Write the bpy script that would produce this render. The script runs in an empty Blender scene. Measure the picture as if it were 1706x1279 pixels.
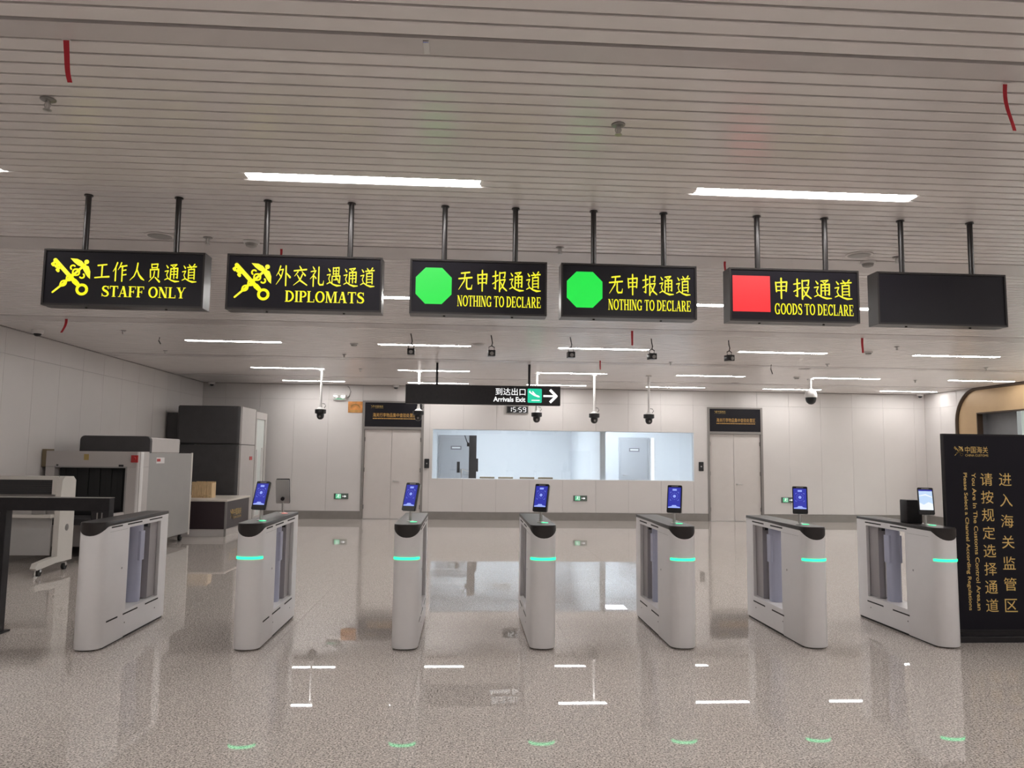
import bpy, math, random
from mathutils import Vector, Matrix
random.seed(7)
PI = math.pi
SC = bpy.context.scene
COL = SC.collection

# ---------------------------------------------------------------- camera, world, exposure
F_PX, PITCH, YAW, ROLL = 1263.0, 0.094783, 0.061173, 0.011912
fw = Vector((math.sin(YAW) * math.cos(PITCH), math.cos(YAW) * math.cos(PITCH), math.sin(PITCH)))
rt = Vector((math.cos(YAW), -math.sin(YAW), 0))
up = rt.cross(fw)
r2 = rt * math.cos(ROLL) + up * math.sin(ROLL)
u2 = -rt * math.sin(ROLL) + up * math.cos(ROLL)
cam_data = bpy.data.cameras.new('camera')
cam = bpy.data.objects.new('camera', cam_data)
COL.objects.link(cam)
M = Matrix.Identity(4)
for i in range(3):
    M[i][0], M[i][1], M[i][2] = r2[i], u2[i], -fw[i]
M[0][3], M[1][3], M[2][3] = 0, 0, 1.576
cam.matrix_world = M
cam_data.sensor_width = 36
cam_data.lens = F_PX / 1706 * 36
cam_data.clip_start = 0.05
SC.camera = cam
W = bpy.data.worlds.new('world')
SC.world = W
W.use_nodes = True
W.node_tree.nodes['Background'].inputs[0].default_value = (0.5, 0.5, 0.52, 1)
W.node_tree.nodes['Background'].inputs[1].default_value = 0.3
SC.view_settings.view_transform = 'Standard'
SC.view_settings.look = 'None'
SC.view_settings.gamma = 1
SC.view_settings.use_curve_mapping = False
SC.view_settings.exposure = 0.0
LAMP_POWER = 46.0

# ---------------------------------------------------------------- mesh builder
class MB:
    def __init__(s):
        s.v, s.f = [], []
    def add(s, vs, fs):
        n = len(s.v)
        s.v += [tuple(v) for v in vs]
        s.f += [tuple(i + n for i in f) for f in fs]
        return s
    def box(s, x0, x1, y0, y1, z0, z1):
        vs = [(x0, y0, z0), (x1, y0, z0), (x1, y1, z0), (x0, y1, z0), (x0, y0, z1), (x1, y0, z1), (x1, y1, z1), (x0, y1, z1)]
        return s.add(vs, [(0, 3, 2, 1), (4, 5, 6, 7), (0, 1, 5, 4), (1, 2, 6, 5), (2, 3, 7, 6), (3, 0, 4, 7)])
    def bbox(s, x0, x1, y0, y1, z0, z1, b=0.005, n=2):
        # box with rounded vertical (z) edges and chamfered top and bottom rims
        pts = []
        for cx, cy, a0 in ((x1 - b, y1 - b, 0), (x0 + b, y1 - b, PI / 2), (x0 + b, y0 + b, PI), (x1 - b, y0 + b, 1.5 * PI)):
            for k in range(n + 1):
                a = a0 + PI / 2 * k / n
                pts.append((cx, cy, math.cos(a), math.sin(a)))
        rings = [(z0, b * .6), (z0 + b * .5, b), (z1 - b * .5, b), (z1, b * .6)]
        return s.loft([[(cx + c * r, cy + q * r, z) for cx, cy, c, q in pts] for z, r in rings])
    def loft(s, rings, cap=True):
        n = len(rings[0])
        vs = [p for r in rings for p in r]
        fs = []
        for i in range(len(rings) - 1):
            for k in range(n):
                a, b = i * n + k, i * n + (k + 1) % n
                fs.append((a, b, b + n, a + n))
        if cap:
            fs.append(tuple(range(n - 1, -1, -1)))
            fs.append(tuple((len(rings) - 1) * n + k for k in range(n)))
        return s.add(vs, fs)
    def tube(s, p0, p1, r, seg=12, r1=None):
        p0, p1 = Vector(p0), Vector(p1)
        d = (p1 - p0).normalized()
        a = d.orthogonal().normalized()
        b = d.cross(a)
        r1 = r if r1 is None else r1
        ring = lambda p, rr: [tuple(p + a * math.cos(2 * PI * k / seg) * rr + b * math.sin(2 * PI * k / seg) * rr) for k in range(seg)]
        return s.loft([ring(p0, r), ring(p1, r1)])
    def path(s, pts, r, seg=8):
        pts = [Vector(p) for p in pts]
        rings = []
        for i, p in enumerate(pts):
            d = (pts[min(i + 1, len(pts) - 1)] - pts[max(i - 1, 0)]).normalized()
            a = Vector((0, 0, 1)).cross(d)
            a = Vector((1, 0, 0)) if a.length < .05 else a.normalized()
            b = d.cross(a).normalized()
            a = b.cross(d)
            rings.append([tuple(p + a * math.cos(2 * PI * k / seg) * r + b * math.sin(2 * PI * k / seg) * r) for k in range(seg)])
        return s.loft(rings)
    def lathe(s, prof, c=(0, 0, 0), seg=20):
        # prof: (radius, z) from bottom to top
        return s.loft([[(c[0] + max(r, 1e-4) * math.cos(2 * PI * k / seg), c[1] + max(r, 1e-4) * math.sin(2 * PI * k / seg), c[2] + z) for k in range(seg)] for r, z in prof])
    def prism_y(s, pts, y0, y1):
        # outline in x,z (counter-clockwise seen from -y), extruded along y
        return s.loft([[(x, y1, z) for x, z in pts], [(x, y0, z) for x, z in pts]])
    def prism_x(s, pts, x0, x1):
        # outline in y,z extruded along x
        return s.loft([[(x0, y, z) for y, z in pts], [(x1, y, z) for y, z in pts]])

def obj(name, mb, mat, parent=None, smooth=False, loc=None, rot=None, fix=True):
    me = bpy.data.meshes.new(name)
    me.from_pydata(mb.v, [], mb.f)
    if fix:
        import bmesh
        bm = bmesh.new(); bm.from_mesh(me)
        bmesh.ops.recalc_face_normals(bm, faces=bm.faces)
        bm.to_mesh(me); bm.free()
    me.materials.append(mat)
    if smooth:
        for p in me.polygons: p.use_smooth = True
        try: me.set_sharp_from_angle(angle=math.radians(38))
        except Exception: pass
    o = bpy.data.objects.new(name, me)
    COL.objects.link(o)
    if parent: o.parent = parent
    if loc: o.location = loc
    if rot: o.rotation_euler = rot
    return o

def tag(o, label, cat, group=None, kind=None):
    o['label'] = label
    if cat: o['category'] = cat
    if group: o['group'] = group
    if kind: o['kind'] = kind
    return o

def thing(name, label, cat, loc=(0, 0, 0), rz=0, group=None):
    o = bpy.data.objects.new(name, None)
    o.empty_display_size = .1
    COL.objects.link(o)
    o.location = loc
    o.rotation_euler = (0, 0, rz)
    return tag(o, label, cat, group)

def structure(o):
    o['kind'] = 'structure'
    return o

def dup(root, loc, rz, label, group=None):
    def cp(o, p):
        c = o.copy(); COL.objects.link(c)
        if p: c.parent = p
        for k in list(o.children):
            if k.name not in made: cp(k, c)
        made.add(c.name)
        return c
    made = set()
    r = cp(root, None)
    r.location = loc; r.rotation_euler = (0, 0, rz); r['label'] = label
    if group: r['group'] = group
    return r

# ---------------------------------------------------------------- materials
def mat(name, col, rough=.5, metal=0., spec=.5, var=0., vscale=6., bump=0., bscale=80., emit=None, es=1., trans=0., alpha=1., coat=0., ior=1.5, stretch=(1, 1, 1)):
    m = bpy.data.materials.new(name); m.use_nodes = True
    nt = m.node_tree; b = nt.nodes['Principled BSDF']
    c = tuple(col) + (1,)
    b.inputs['Base Color'].default_value = c
    b.inputs['Roughness'].default_value = rough
    b.inputs['Metallic'].default_value = metal
    b.inputs['Specular IOR Level'].default_value = spec
    b.inputs['IOR'].default_value = ior
    b.inputs['Transmission Weight'].default_value = trans
    b.inputs['Alpha'].default_value = alpha
    b.inputs['Coat Weight'].default_value = coat
    b.inputs['Coat Roughness'].default_value = .08
    if emit:
        b.inputs['Emission Color'].default_value = tuple(emit) + (1,)
        b.inputs['Emission Strength'].default_value = es
    if var or bump:
        tc = nt.nodes.new('ShaderNodeTexCoord'); mp = nt.nodes.new('ShaderNodeMapping')
        mp.inputs['Scale'].default_value = stretch
        nt.links.new(tc.outputs['Object'], mp.inputs[0])
    if var:
        n = nt.nodes.new('ShaderNodeTexNoise'); n.inputs['Scale'].default_value = vscale; n.inputs['Detail'].default_value = 4
        nt.links.new(mp.outputs[0], n.inputs[0])
        r = nt.nodes.new('ShaderNodeValToRGB')
        r.color_ramp.elements[0].position = .3; r.color_ramp.elements[1].position = .7
        r.color_ramp.elements[0].color = tuple(max(0, x * (1 - var)) for x in col) + (1,)
        r.color_ramp.elements[1].color = tuple(min(1, x * (1 + var)) for x in col) + (1,)
        nt.links.new(n.outputs[0], r.inputs[0]); nt.links.new(r.outputs[0], b.inputs['Base Color'])
    if bump:
        n2 = nt.nodes.new('ShaderNodeTexNoise'); n2.inputs['Scale'].default_value = bscale
        nt.links.new(mp.outputs[0], n2.inputs[0])
        bp = nt.nodes.new('ShaderNodeBump'); bp.inputs['Strength'].default_value = bump; bp.inputs['Distance'].default_value = .002
        nt.links.new(n2.outputs[0], bp.inputs['Height']); nt.links.new(bp.outputs[0], b.inputs['Normal'])
    return m

def glow(name, col, s=1.0):
    return mat(name, (0.02, 0.02, 0.02), .5, emit=col, es=s)

def granite():
    m = bpy.data.materials.new('granite_floor'); m.use_nodes = True
    nt = m.node_tree; b = nt.nodes['Principled BSDF']
    tc = nt.nodes.new('ShaderNodeTexCoord')
    g = nt.nodes.new('ShaderNodeNewGeometry')
    n = nt.nodes.new('ShaderNodeTexNoise'); n.inputs['Scale'].default_value = 95; n.inputs['Detail'].default_value = 3; n.inputs['Roughness'].default_value = .7
    nt.links.new(g.outputs['Position'], n.inputs[0])
    r = nt.nodes.new('ShaderNodeValToRGB'); cr = r.color_ramp
    cr.elements[0].position = .36; cr.elements[0].color = (.11, .095, .085, 1)
    cr.elements[1].position = .62; cr.elements[1].color = (.86, .785, .735, 1)
    e = cr.elements.new(.47); e.color = (.50, .445, .41, 1)
    nt.links.new(n.outputs[0], r.inputs[0])
    v = nt.nodes.new('ShaderNodeTexVoronoi'); v.inputs['Scale'].default_value = 70
    nt.links.new(g.outputs['Position'], v.inputs[0])
    mx = nt.nodes.new('ShaderNodeMix'); mx.data_type = 'RGBA'; mx.blend_type = 'MULTIPLY'; mx.inputs[0].default_value = .35
    hs = nt.nodes.new('ShaderNodeSeparateColor'); nt.links.new(v.outputs['Color'], hs.inputs[0])
    mr = nt.nodes.new('ShaderNodeMapRange'); mr.inputs[3].default_value = .45; mr.inputs[4].default_value = 1.3
    nt.links.new(hs.outputs[0], mr.inputs[0])
    nt.links.new(r.outputs[0], mx.inputs[6]); nt.links.new(mr.outputs[0], mx.inputs[7])
    nt.links.new(mx.outputs[2], b.inputs['Base Color'])
    b.inputs['Roughness'].default_value = .012
    b.inputs['IOR'].default_value = 1.56
    return m

MT = dict(
    floor=granite(),
    grout=mat('joint_dark', (.16, .14, .125), .6),
    slat=mat('slat_aluminium_paint', (.80, .76, .745), .26, spec=.6, var=.03, vscale=3),
    band=mat('ceiling_band_paint', (.62, .58, .57), .3, var=.03),
    cavity=mat('ceiling_cavity', (.035, .032, .03), .9),
    wall=mat('white_wall_panel', (.66, .625, .61), .35, var=.015, vscale=2, bump=.04, bscale=40),
    joint=mat('wall_joint', (.30, .28, .265), .8),
    base=mat('skirting_grey', (.24, .22, .205), .35, var=.05),
    lamp=glow('lamp_diffuser', (1.0, .98, .955), LAMP_POWER),
    lamp_trim=mat('lamp_trim', (.7, .68, .65), .35, metal=.4),
    gate=mat('gate_white_steel', (.84, .825, .835), .32, var=.015, vscale=5, bump=.03, bscale=300),
    cap=mat('gate_dark_cap', (.015, .011, .011), .36, var=.12, vscale=30),
    slot=mat('slot_black', (.012, .012, .012), .6),
    pillar=mat('pillar_lilac_plastic', (.46, .48, .62), .3, var=.02),
    greyp=mat('grey_recess_panel', (.36, .34, .35), .4, var=.04),
    clearp=mat('clear_acrylic', (.9, .92, .93), .05, trans=1, ior=1.05),
    led=glow('led_green', (.02, .88, .33), 2.4),
    led_deck=glow('led_deck_green', (.05, 1.0, .45), 1.2),  # pools of LED light on the gate deck, given as glowing colour
    led_red=glow('led_deck_red', (1.0, .25, .2), .9),
    steel=mat('brushed_steel', (.55, .54, .53), .28, metal=1, bump=.05, bscale=200),
    shell=mat('silver_shell', (.50, .49, .48), .35, metal=.35),
    steel_d=mat('grey_metal_back', (.30, .29, .28), .35, metal=.7, var=.05),
    black=mat('black_plastic', (.015, .015, .017), .3),
    blackm=mat('black_satin', (.020, .018, .020), .45, spec=.25, var=.15, vscale=20),
    signf=mat('sign_dark_frame', (.030, .026, .026), .3, metal=.25),
    signp=mat('sign_black_face', (.008, .007, .011), .3, spec=.3),
    yellow=glow('lit_yellow', (1.0, .93, .02), 1.0),
    green=glow('lit_green', (.0, .80, .06), 1.0),
    red=glow('lit_red', (1.0, .0, .01), 1.0),
    white=glow('lit_white', (1, 1, 1), 1.1),
    teal=glow('lit_teal', (.0, .62, .36), 1.0),
    gold=mat('gold_print', (.72, .50, .16), .4, var=.05),
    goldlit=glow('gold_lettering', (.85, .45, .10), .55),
    blue=glow('screen_blue', (.022, .030, .38), 1.0),
    bluel=glow('screen_light_blue', (.35, .45, 1.0), 1.0),
    sky=glow('screen_picture', (.55, .72, .95), 1.0),
    skyw=glow('screen_white', (.9, .95, 1.0), 1.0),
    whitem=mat('white_painted_metal', (.74, .72, .71), .35, var=.02),
    hull=mat('scanner_grey', (.33, .32, .31), .42, var=.03, vscale=3),
    hull_l=mat('scanner_light_grey', (.50, .47, .455), .4, var=.02),
    hull_w=mat('scanner_cream', (.60, .57, .53), .4, var=.02),
    hull_d=mat('scanner_charcoal', (.045, .043, .045), .5, var=.1),
    redp=mat('red_plastic', (.45, .03, .03), .4),
    yelp=mat('yellow_sticker', (.42, .30, .10), .5),
    wood=mat('pale_pine', (.62, .45, .26), .6, var=.18, vscale=8, stretch=(6, 6, 1)),
    ribbon=mat('red_ribbon', (.50, .02, .035), .6),
    door=mat('door_beige', (.62, .575, .55), .42, var=.015),
    doorf=mat('door_frame_grey', (.27, .25, .24), .4, metal=.3),
    goldw=mat('gold_cladding', (.46, .32, .18), .35, metal=.3, var=.05, vscale=2),
    bronze=mat('dark_bronze_trim', (.07, .045, .03), .35, metal=.5),
    greyw=mat('dark_grey_panel', (.16, .16, .17), .5, var=.04),
    pale=mat('pale_panel', (.66, .70, .68), .5, var=.02),
    roomw=mat('room_cool_white', (.78, .815, .85), .5, var=.01),
    roomd=mat('room_grey_door', (.34, .35, .37), .45, var=.02),
    glass=mat('window_glass', (.95, .98, .99), .0, trans=1, ior=1.45),
    brown=mat('chair_brown', (.22, .17, .10), .5, var=.1),
    plaque=mat('orange_plaque', (.62, .26, .07), .45, var=.35, vscale=9),
    exitg=glow('exit_green', (.10, .62, .30), .9),
    exitd=mat('exit_frame_dark', (.10, .13, .11), .4),
    clockf=mat('clock_black', (.01, .01, .012), .3),
    rubber=mat('dark_rubber', (.02, .02, .02), .7),
    chrome=mat('bright_chrome', (.75, .75, .75), .12, metal=1),
    panelg=mat('translucent_grey', (.42, .41, .40), .3, var=.06, vscale=3),
    desk=mat('desk_maroon_black', (.030, .018, .022), .35),
    desk_s=mat('desk_side_dark', (.055, .048, .055), .35),
    desk_t=mat('desk_top_cream', (.66, .60, .54), .3),
    poster=mat('poster_black', (.010, .009, .014), .5, spec=.15),
)

# ---------------------------------------------------------------- lettering
def flat(mb2, w=1.0):
    return mb2

class Flat:
    """2-D strokes collected as thin polygons in local x,z at y=0"""
    def __init__(s): s.v, s.f = [], []
    def poly(s, pts):
        n = len(s.v); s.v += [(x, 0, z) for x, z in pts]; s.f.append(tuple(range(n, n + len(pts))))
    def disc(s, x, z, r, n=10):
        s.poly([(x + r * math.cos(2 * PI * k / n), z + r * math.sin(2 * PI * k / n)) for k in range(n)])
    def ribbon(s, pts, rnd=True):
        for (x0, z0, w0), (x1, z1, w1) in zip(pts, pts[1:]):
            dx, dz = x1 - x0, z1 - z0
            L = math.hypot(dx, dz) or 1
            nx, nz = -dz / L, dx / L
            s.poly([(x0 - nx * w0 / 2, z0 - nz * w0 / 2), (x1 - nx * w1 / 2, z1 - nz * w1 / 2), (x1 + nx * w1 / 2, z1 + nz * w1 / 2), (x0 + nx * w0 / 2, z0 + nz * w0 / 2)])
        for x, z, w in (pts if rnd else pts[1:-1]):
            s.disc(x, z, w / 2)
    def arc(s, cx, cz, rx, rz, a0, a1, wv, wh, n=14, rnd=False):
        pts = []
        for k in range(n + 1):
            a = math.radians(a0 + (a1 - a0) * k / n)
            pts.append((cx + rx * math.cos(a), cz + rz * math.sin(a), wh + (wv - wh) * abs(math.cos(a))))
        s.ribbon(pts, rnd)
    def put(s, o, fx):
        n = len(s.v); s.v += [(fx(x, z)[0], 0, fx(x, z)[1]) for x, _, z in o.v]; s.f += [tuple(i + n for i in f) for f in o.f]
    def bounds(s):
        xs = [v[0] for v in s.v]; zs = [v[2] for v in s.v]
        return min(xs), max(xs), min(zs), max(zs)
    def fit(s, x0, x1, z0, z1):
        a, b, c, d = s.bounds()
        s.v = [(x0 + (x - a) / (b - a) * (x1 - x0), 0, z0 + (z - c) / (d - c) * (z1 - z0)) for x, _, z in s.v]
        return s

KAI = {
 '工': '22,80,9 78,86,8|50,82,11 49,20,10|6,15,8 50,19,8 95,22,11',
 '作': '34,97,10 24,72,9 8,50,3|25,70,9 25,2,10|60,97,9 52,78,7 40,60,3|52,76,7 94,83,9|67,80,10 67,0,9|67,56,6 90,60,8|67,32,6 92,36,8',
 '人': '53,97,10 47,60,10 32,28,8 6,6,3|50,62,7 64,34,11 80,18,14 97,8,5',
 '员': '30,95,7 33,73,8|30,93,7 70,96,8 66,74,7|33,75,6 66,78,6|23,66,8 26,24,9|24,64,7 76,68,9 75,26,9|50,56,8 46,28,8 16,1,3|56,24,7 84,2,12',
 '通': 'W|42,91,7 80,95,8 62,80,4|52,86,5 66,76,8|43,74,8 42,22,9|43,72,7 87,76,9 86,24,9 78,27,4|43,57,5 85,60,5|43,42,5 85,44,5|64,74,8 64,22,8',
 '道': 'W|48,97,5 57,86,10|84,99,9 72,86,3|38,82,7 95,87,8|66,85,7 58,72,4|46,71,8 46,20,8|46,70,7 83,74,8 83,20,8|46,55,5 82,57,5|46,40,5 82,42,5|46,25,5 82,27,5',
 '外': '32,97,9 22,70,7 6,48,3|26,77,6 50,81,8 38,42,8 6,4,3|20,62,5 34,46,9|68,98,10 69,0,10|70,64,6 96,42,13',
 '交': '46,99,6 56,86,11|10,75,8 92,83,9|36,70,8 14,48,3|62,72,5 84,53,11|66,58,9 50,28,8 8,2,3|32,54,6 54,26,11 97,4,7',
 '礼': '22,98,5 32,86,10|10,73,6 42,78,8 26,54,6 6,36,3|27,58,9 27,0,9|30,54,5 44,40,9|62,96,10 62,16,10 70,7,9 92,8,9 96,28,3',
 '遇': 'W|46,95,8 47,62,8|46,94,6 84,97,8 82,62,8|46,79,5 83,80,5|46,64,5 83,65,5|65,95,7 65,34,7|40,53,7 39,20,8|40,52,6 91,55,8 89,20,8 80,24,4|50,34,5 78,38,6|72,44,5 80,30,8',
 '无': '24,84,8 78,89,9|8,57,8 94,64,9|50,87,9 44,48,9 8,4,3|60,62,9 59,18,10 66,8,9 90,9,9 95,28,3',
 '申': '20,79,8 24,34,9|21,77,7 80,82,9 76,36,9|23,58,6 77,61,6|24,38,6 76,41,6|50,99,10 50,0,9',
 '报': '6,72,7 40,78,8|25,97,9 25,12,9 14,16,4|6,36,6 42,54,7|52,92,8 52,0,10|52,89,7 88,93,8 84,68,8 75,70,4|55,54,7 88,58,8 74,28,8 50,2,3|58,46,5 74,20,10 98,4,8',
}
WALK = '14,90,5 24,78,10|6,58,6 27,62,7 17,40,6 26,22,6|6,13,5 26,22,7 48,11,8 72,5,11 98,6,5'
def kai(text, w=.88):
    F = Flat()
    for i, ch in enumerate(text):
        for st in KAI[ch].replace('W', WALK).split('|'):
            pts = [tuple(float(q) for q in p.split(',')) for p in st.split()]
            F.ribbon([(x + i * 112, z, k * w * 1.05) for x, z, k in pts])
    return F

def serif_glyph(c):
    """bold serif capital, 100 high; returns Flat, advance"""
    g = Flat(); T, t, S = 20, 8, 5
    R = lambda x0, z0, x1, z1: g.poly([(x0, z0), (x1, z0), (x1, z1), (x0, z1)])
    def stem(x, z0=0, z1=100, sb=True, st=True, w=T, e=9):
        R(x, z0, x + w, z1)
        if sb: R(x - e, z0, x + w + e, z0 + S)
        if st: R(x - e, z1 - S, x + w + e, z1)
    def diag(x0, z0, x1, z1, w): g.poly([(x0, z0), (x0 + w, z0), (x1 + w, z1), (x1, z1)])
    if c == ' ': return g, 34
    if c == 'I': stem(10); return g, 40
    if c == 'T': stem(34); R(2, 92, 86, 100); R(2, 74, 8, 100); R(80, 74, 86, 100); return g, 88
    if c == 'L': stem(10); R(10, 0, 76, 7); R(70, 0, 76, 28); return g, 80
    if c == 'F': stem(10); R(10, 93, 76, 100); R(70, 74, 76, 100); R(30, 46, 56, 53); R(52, 36, 58, 63); return g, 80
    if c == 'E': stem(10); R(10, 93, 76, 100); R(70, 74, 76, 100); R(30, 46, 56, 53); R(52, 36, 58, 63); R(10, 0, 80, 7); R(74, 0, 80, 27); return g, 86
    if c == 'H': stem(10); stem(68); R(20, 46, 80, 54); return g, 100
    if c == 'N': stem(12, w=8, e=12); stem(76, w=8, e=12, sb=False); diag(66, 0, 6, 100, 24); return g, 98
    if c == 'M': stem(12, w=8, e=10); stem(94, w=T, e=9); diag(50, 0, 8, 100, 22); diag(52, 0, 88, 100, 8); return g, 126
    if c == 'A': diag(8, 0, 42, 100, 8); diag(64, 0, 36, 100, 22); R(22, 30, 74, 37); R(-2, 0, 26, S); R(56, 0, 96, S); return g, 96
    if c == 'Y': R(38, 0, 58, 48); R(28, 0, 68, S); diag(36, 46, 8, 100, 22); diag(50, 46, 78, 100, 8); R(0, 95, 40, 100); R(68, 95, 96, 100); return g, 94
    if c == 'D': stem(10); g.arc(30, 50, 52, 46, -90, 90, 20, 8, rnd=False); return g, 96
    if c == 'P': stem(10); g.arc(34, 71, 34, 25.5, -90, 90, 18, 7, rnd=False); R(20, 93, 36, 100); R(20, 42, 36, 49); return g, 78
    if c == 'R': stem(10); g.arc(34, 72, 34, 24.5, -90, 90, 18, 7, rnd=False); R(20, 93, 36, 100); R(20, 44, 40, 51); g.ribbon([(44, 47, 16), (70, 8, 18), (90, 3, 6)], True); return g, 94
    if c == 'O': g.arc(50, 50, 38, 46, 0, 360, 20, 8, n=26); return g, 100
    if c == 'C': g.arc(50, 50, 38, 46, 38, 322, 20, 8, n=24); R(80, 66, 86, 98); R(80, 4, 84, 26); return g, 94
    if c == 'G': g.arc(50, 50, 38, 46, 38, 316, 20, 8, n=24); R(80, 66, 86, 98); R(70, 3, 88, 42); R(58, 38, 98, 43); return g, 102
    if c == 'S':
        g.ribbon([(70, 76, 5), (64, 90, 7), (44, 96, 9), (24, 90, 14), (17, 75, 19), (27, 60, 20), (50, 50, 22), (66, 38, 20), (72, 24, 18), (62, 9, 14), (42, 4, 9), (20, 9, 7), (11, 26, 5)])
        R(68, 68, 74, 98); R(8, 2, 13, 32); return g, 82
    return g, 60
def serif(text):
    F = Flat(); x = 0
    for ch in text:
        g, a = serif_glyph(ch)
        F.put(g, lambda u, v, x=x: (u + x, v)); x += a + 3
    return F

def emblem():
    """crossed key and winged staff entwined by two serpents"""
    F = Flat()
    # key: bow ring lower right, bit upper left
    F.ribbon([(8, 93, 11), (66, 30, 11)])
    F.arc(80, 15, 12.5, 12.5, 0, 360, 7.5, 7.5, n=24)
    F.ribbon([(60, 37, 14), (68, 29, 12)])
    for a, l in ((.02, 13), (.13, 10), (.25, 14)):
        x, z = 8 + 58 * a + 2, 93 - 63 * a
        F.ribbon([(x, z, 7), (x - l * .75, z - l * .72, 7)], False)
        F.ribbon([(x - l * .75, z - l * .72, 8), (x - l * .55, z - l * .95, 8)])
    # staff from lower left to the knob upper right
    F.ribbon([(6, 6, 5), (30, 28, 6), (84, 82, 7)])
    F.disc(88, 90, 6.5)
    # wings
    F.poly([(46, 99), (64, 98), (76, 92), (84, 82), (76, 76), (66, 80), (56, 88)])
    F.poly([(84, 82), (94, 78), (99, 64), (99, 44), (92, 50), (84, 62), (76, 76)])
    # serpents
    for sg in (1, -1):
        pts = []
        for k in range(25):
            t = k / 24
            a = 10 + 9 * t * 1.0
            o = sg * math.sin(t * PI * 3) * (5.5 + 4 * t)
            x, z = 24 + 46 * t, 23 + 46 * t
            pts.append((x - o * .707, z + o * .707, 4.6))
        F.ribbon(pts)
    F.arc(54, 74, 6, 6, 40, 230, 4.5, 4.5, rnd=True); F.arc(78, 52, 6, 6, 220, 410, 4.5, 4.5, rnd=True)
    return F

def flat_obj(name, F, m, parent, loc, rot=(0, 0, 0), t=.0):
    me = bpy.data.meshes.new(name)
    me.from_pydata(F.v, [], F.f)
    me.materials.append(m)
    o = bpy.data.objects.new(name, me); COL.objects.link(o)
    o.parent = parent; o.location = loc; o.rotation_euler = rot
    return o

def text_flat(s, bold=0.0, spacing=1.0):
    cu = bpy.data.curves.new('t', 'FONT')
    cu.body = s; cu.size = 1; cu.offset = bold; cu.resolution_u = 3; cu.space_character = spacing
    o = bpy.data.objects.new('t', cu)
    COL.objects.link(o)
    me = bpy.data.meshes.new_from_object(o)
    F = Flat()
    F.v = [(v.co.x, 0, v.co.y) for v in me.vertices]
    F.f = [tuple(p.vertices) for p in me.polygons]
    bpy.data.objects.remove(o); bpy.data.meshes.remove(me); bpy.data.curves.remove(cu)
    return F

SEG = {'0': 'abcdef', '1': 'bc', '5': 'afgcd', '9': 'abcdfg'}
def seven(s):
    F = Flat(); x = 0
    for c in s:
        if c == ':':
            F.poly([(x, 30), (x + 7, 30), (x + 7, 38), (x, 38)]); F.poly([(x, 62), (x + 7, 62), (x + 7, 70), (x, 70)]); x += 24; continue
        w, h, t = 44, 100, 12
        L = dict(a=((4, h), (w - 4, h)), d=((4, 0), (w - 4, 0)), g=((4, h / 2), (w - 4, h / 2)), f=((0, h / 2 + 5), (0, h - 5)), b=((w, h / 2 + 5), (w, h - 5)), e=((0, 5), (0, h / 2 - 5)), c=((w, 5), (w, h / 2 - 5)))
        for k in SEG[c]:
            (a, b), (p, q) = L[k]; F.ribbon([(x + a, b, t), (x + p, q, t)], False)
        x += 72
    return F

# ================================================================ SETTING
CZ, XL, XR, YB, YN = 3.29, -6.42, 11.9, 18.95, -3.6

# floor: a dark bed with polished granite tiles on it
fl = structure(obj('floor', MB().box(XL - .2, XR + .2, YN - .2, 19.15, -.12, -.008), MT['grout']))
TX = [XL + k * (XR - XL) / 15 for k in range(16)]
TY = [YN + k * (YB - YN) / 19 for k in range(20)]
for j in range(19):
    for i in range(15):
        g = .0008
        x0, x1, y0, y1 = TX[i] + g, TX[i + 1] - g, TY[j] + g, TY[j + 1] - g
        if i == j == 0:
            t0 = obj('tile', MB().box(0, x1 - x0, 0, y1 - y0, -.012, 0), MT['floor'], fl); tm = t0.data; t0.location = (x0, y0, 0)
        else:
            t = bpy.data.objects.new('tile', tm); COL.objects.link(t); t.parent = fl; t.location = (x0, y0, 0)

# ceiling: dark void slab, plain bands, aluminium slats, row lamps
cl = structure(obj('ceiling', MB().box(XL - .2, XR + .2, YN - .2, 19.15, CZ + .10, CZ + .2), MT['cavity']))
BANDS = [(YN, YN + .2), (-.65, -.30), (3.00, 3.13), (6.22, 6.60), (9.93, 10.30), (13.55, 13.80), (16.95, 17.15)]
for a, b in BANDS:
    obj('band_panel', MB().box(XL, XR, a, b, CZ - .002, CZ + .02), MT['band'], cl)
LROWS = [-2.55, 1.05, 4.67, 8.22, 11.86, 15.5, 18.15]
LCOLS = [-4.32, -1.38, 1.46, 4.38, 7.30, 10.27]
LLEN = 1.45
ends = [b[0] for b in BANDS[1:]] + [YB]
slat_cache = {}
def slat_mb(L, w):
    # upturned edges, slightly crowned face
    h = .018
    prof = [(-w / 2, h), (-w / 2, .003), (-w / 2 + .004, 0), (w / 2 - .004, 0), (w / 2, .003), (w / 2, h), (w / 2 - .003, h), (w / 2 - .003, .004), (-w / 2 + .003, .004), (-w / 2 + .003, h)]
    return MB().prism_x([(y, z) for y, z in prof], 0, L)
lamp_slots = {}
far = {}
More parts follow.
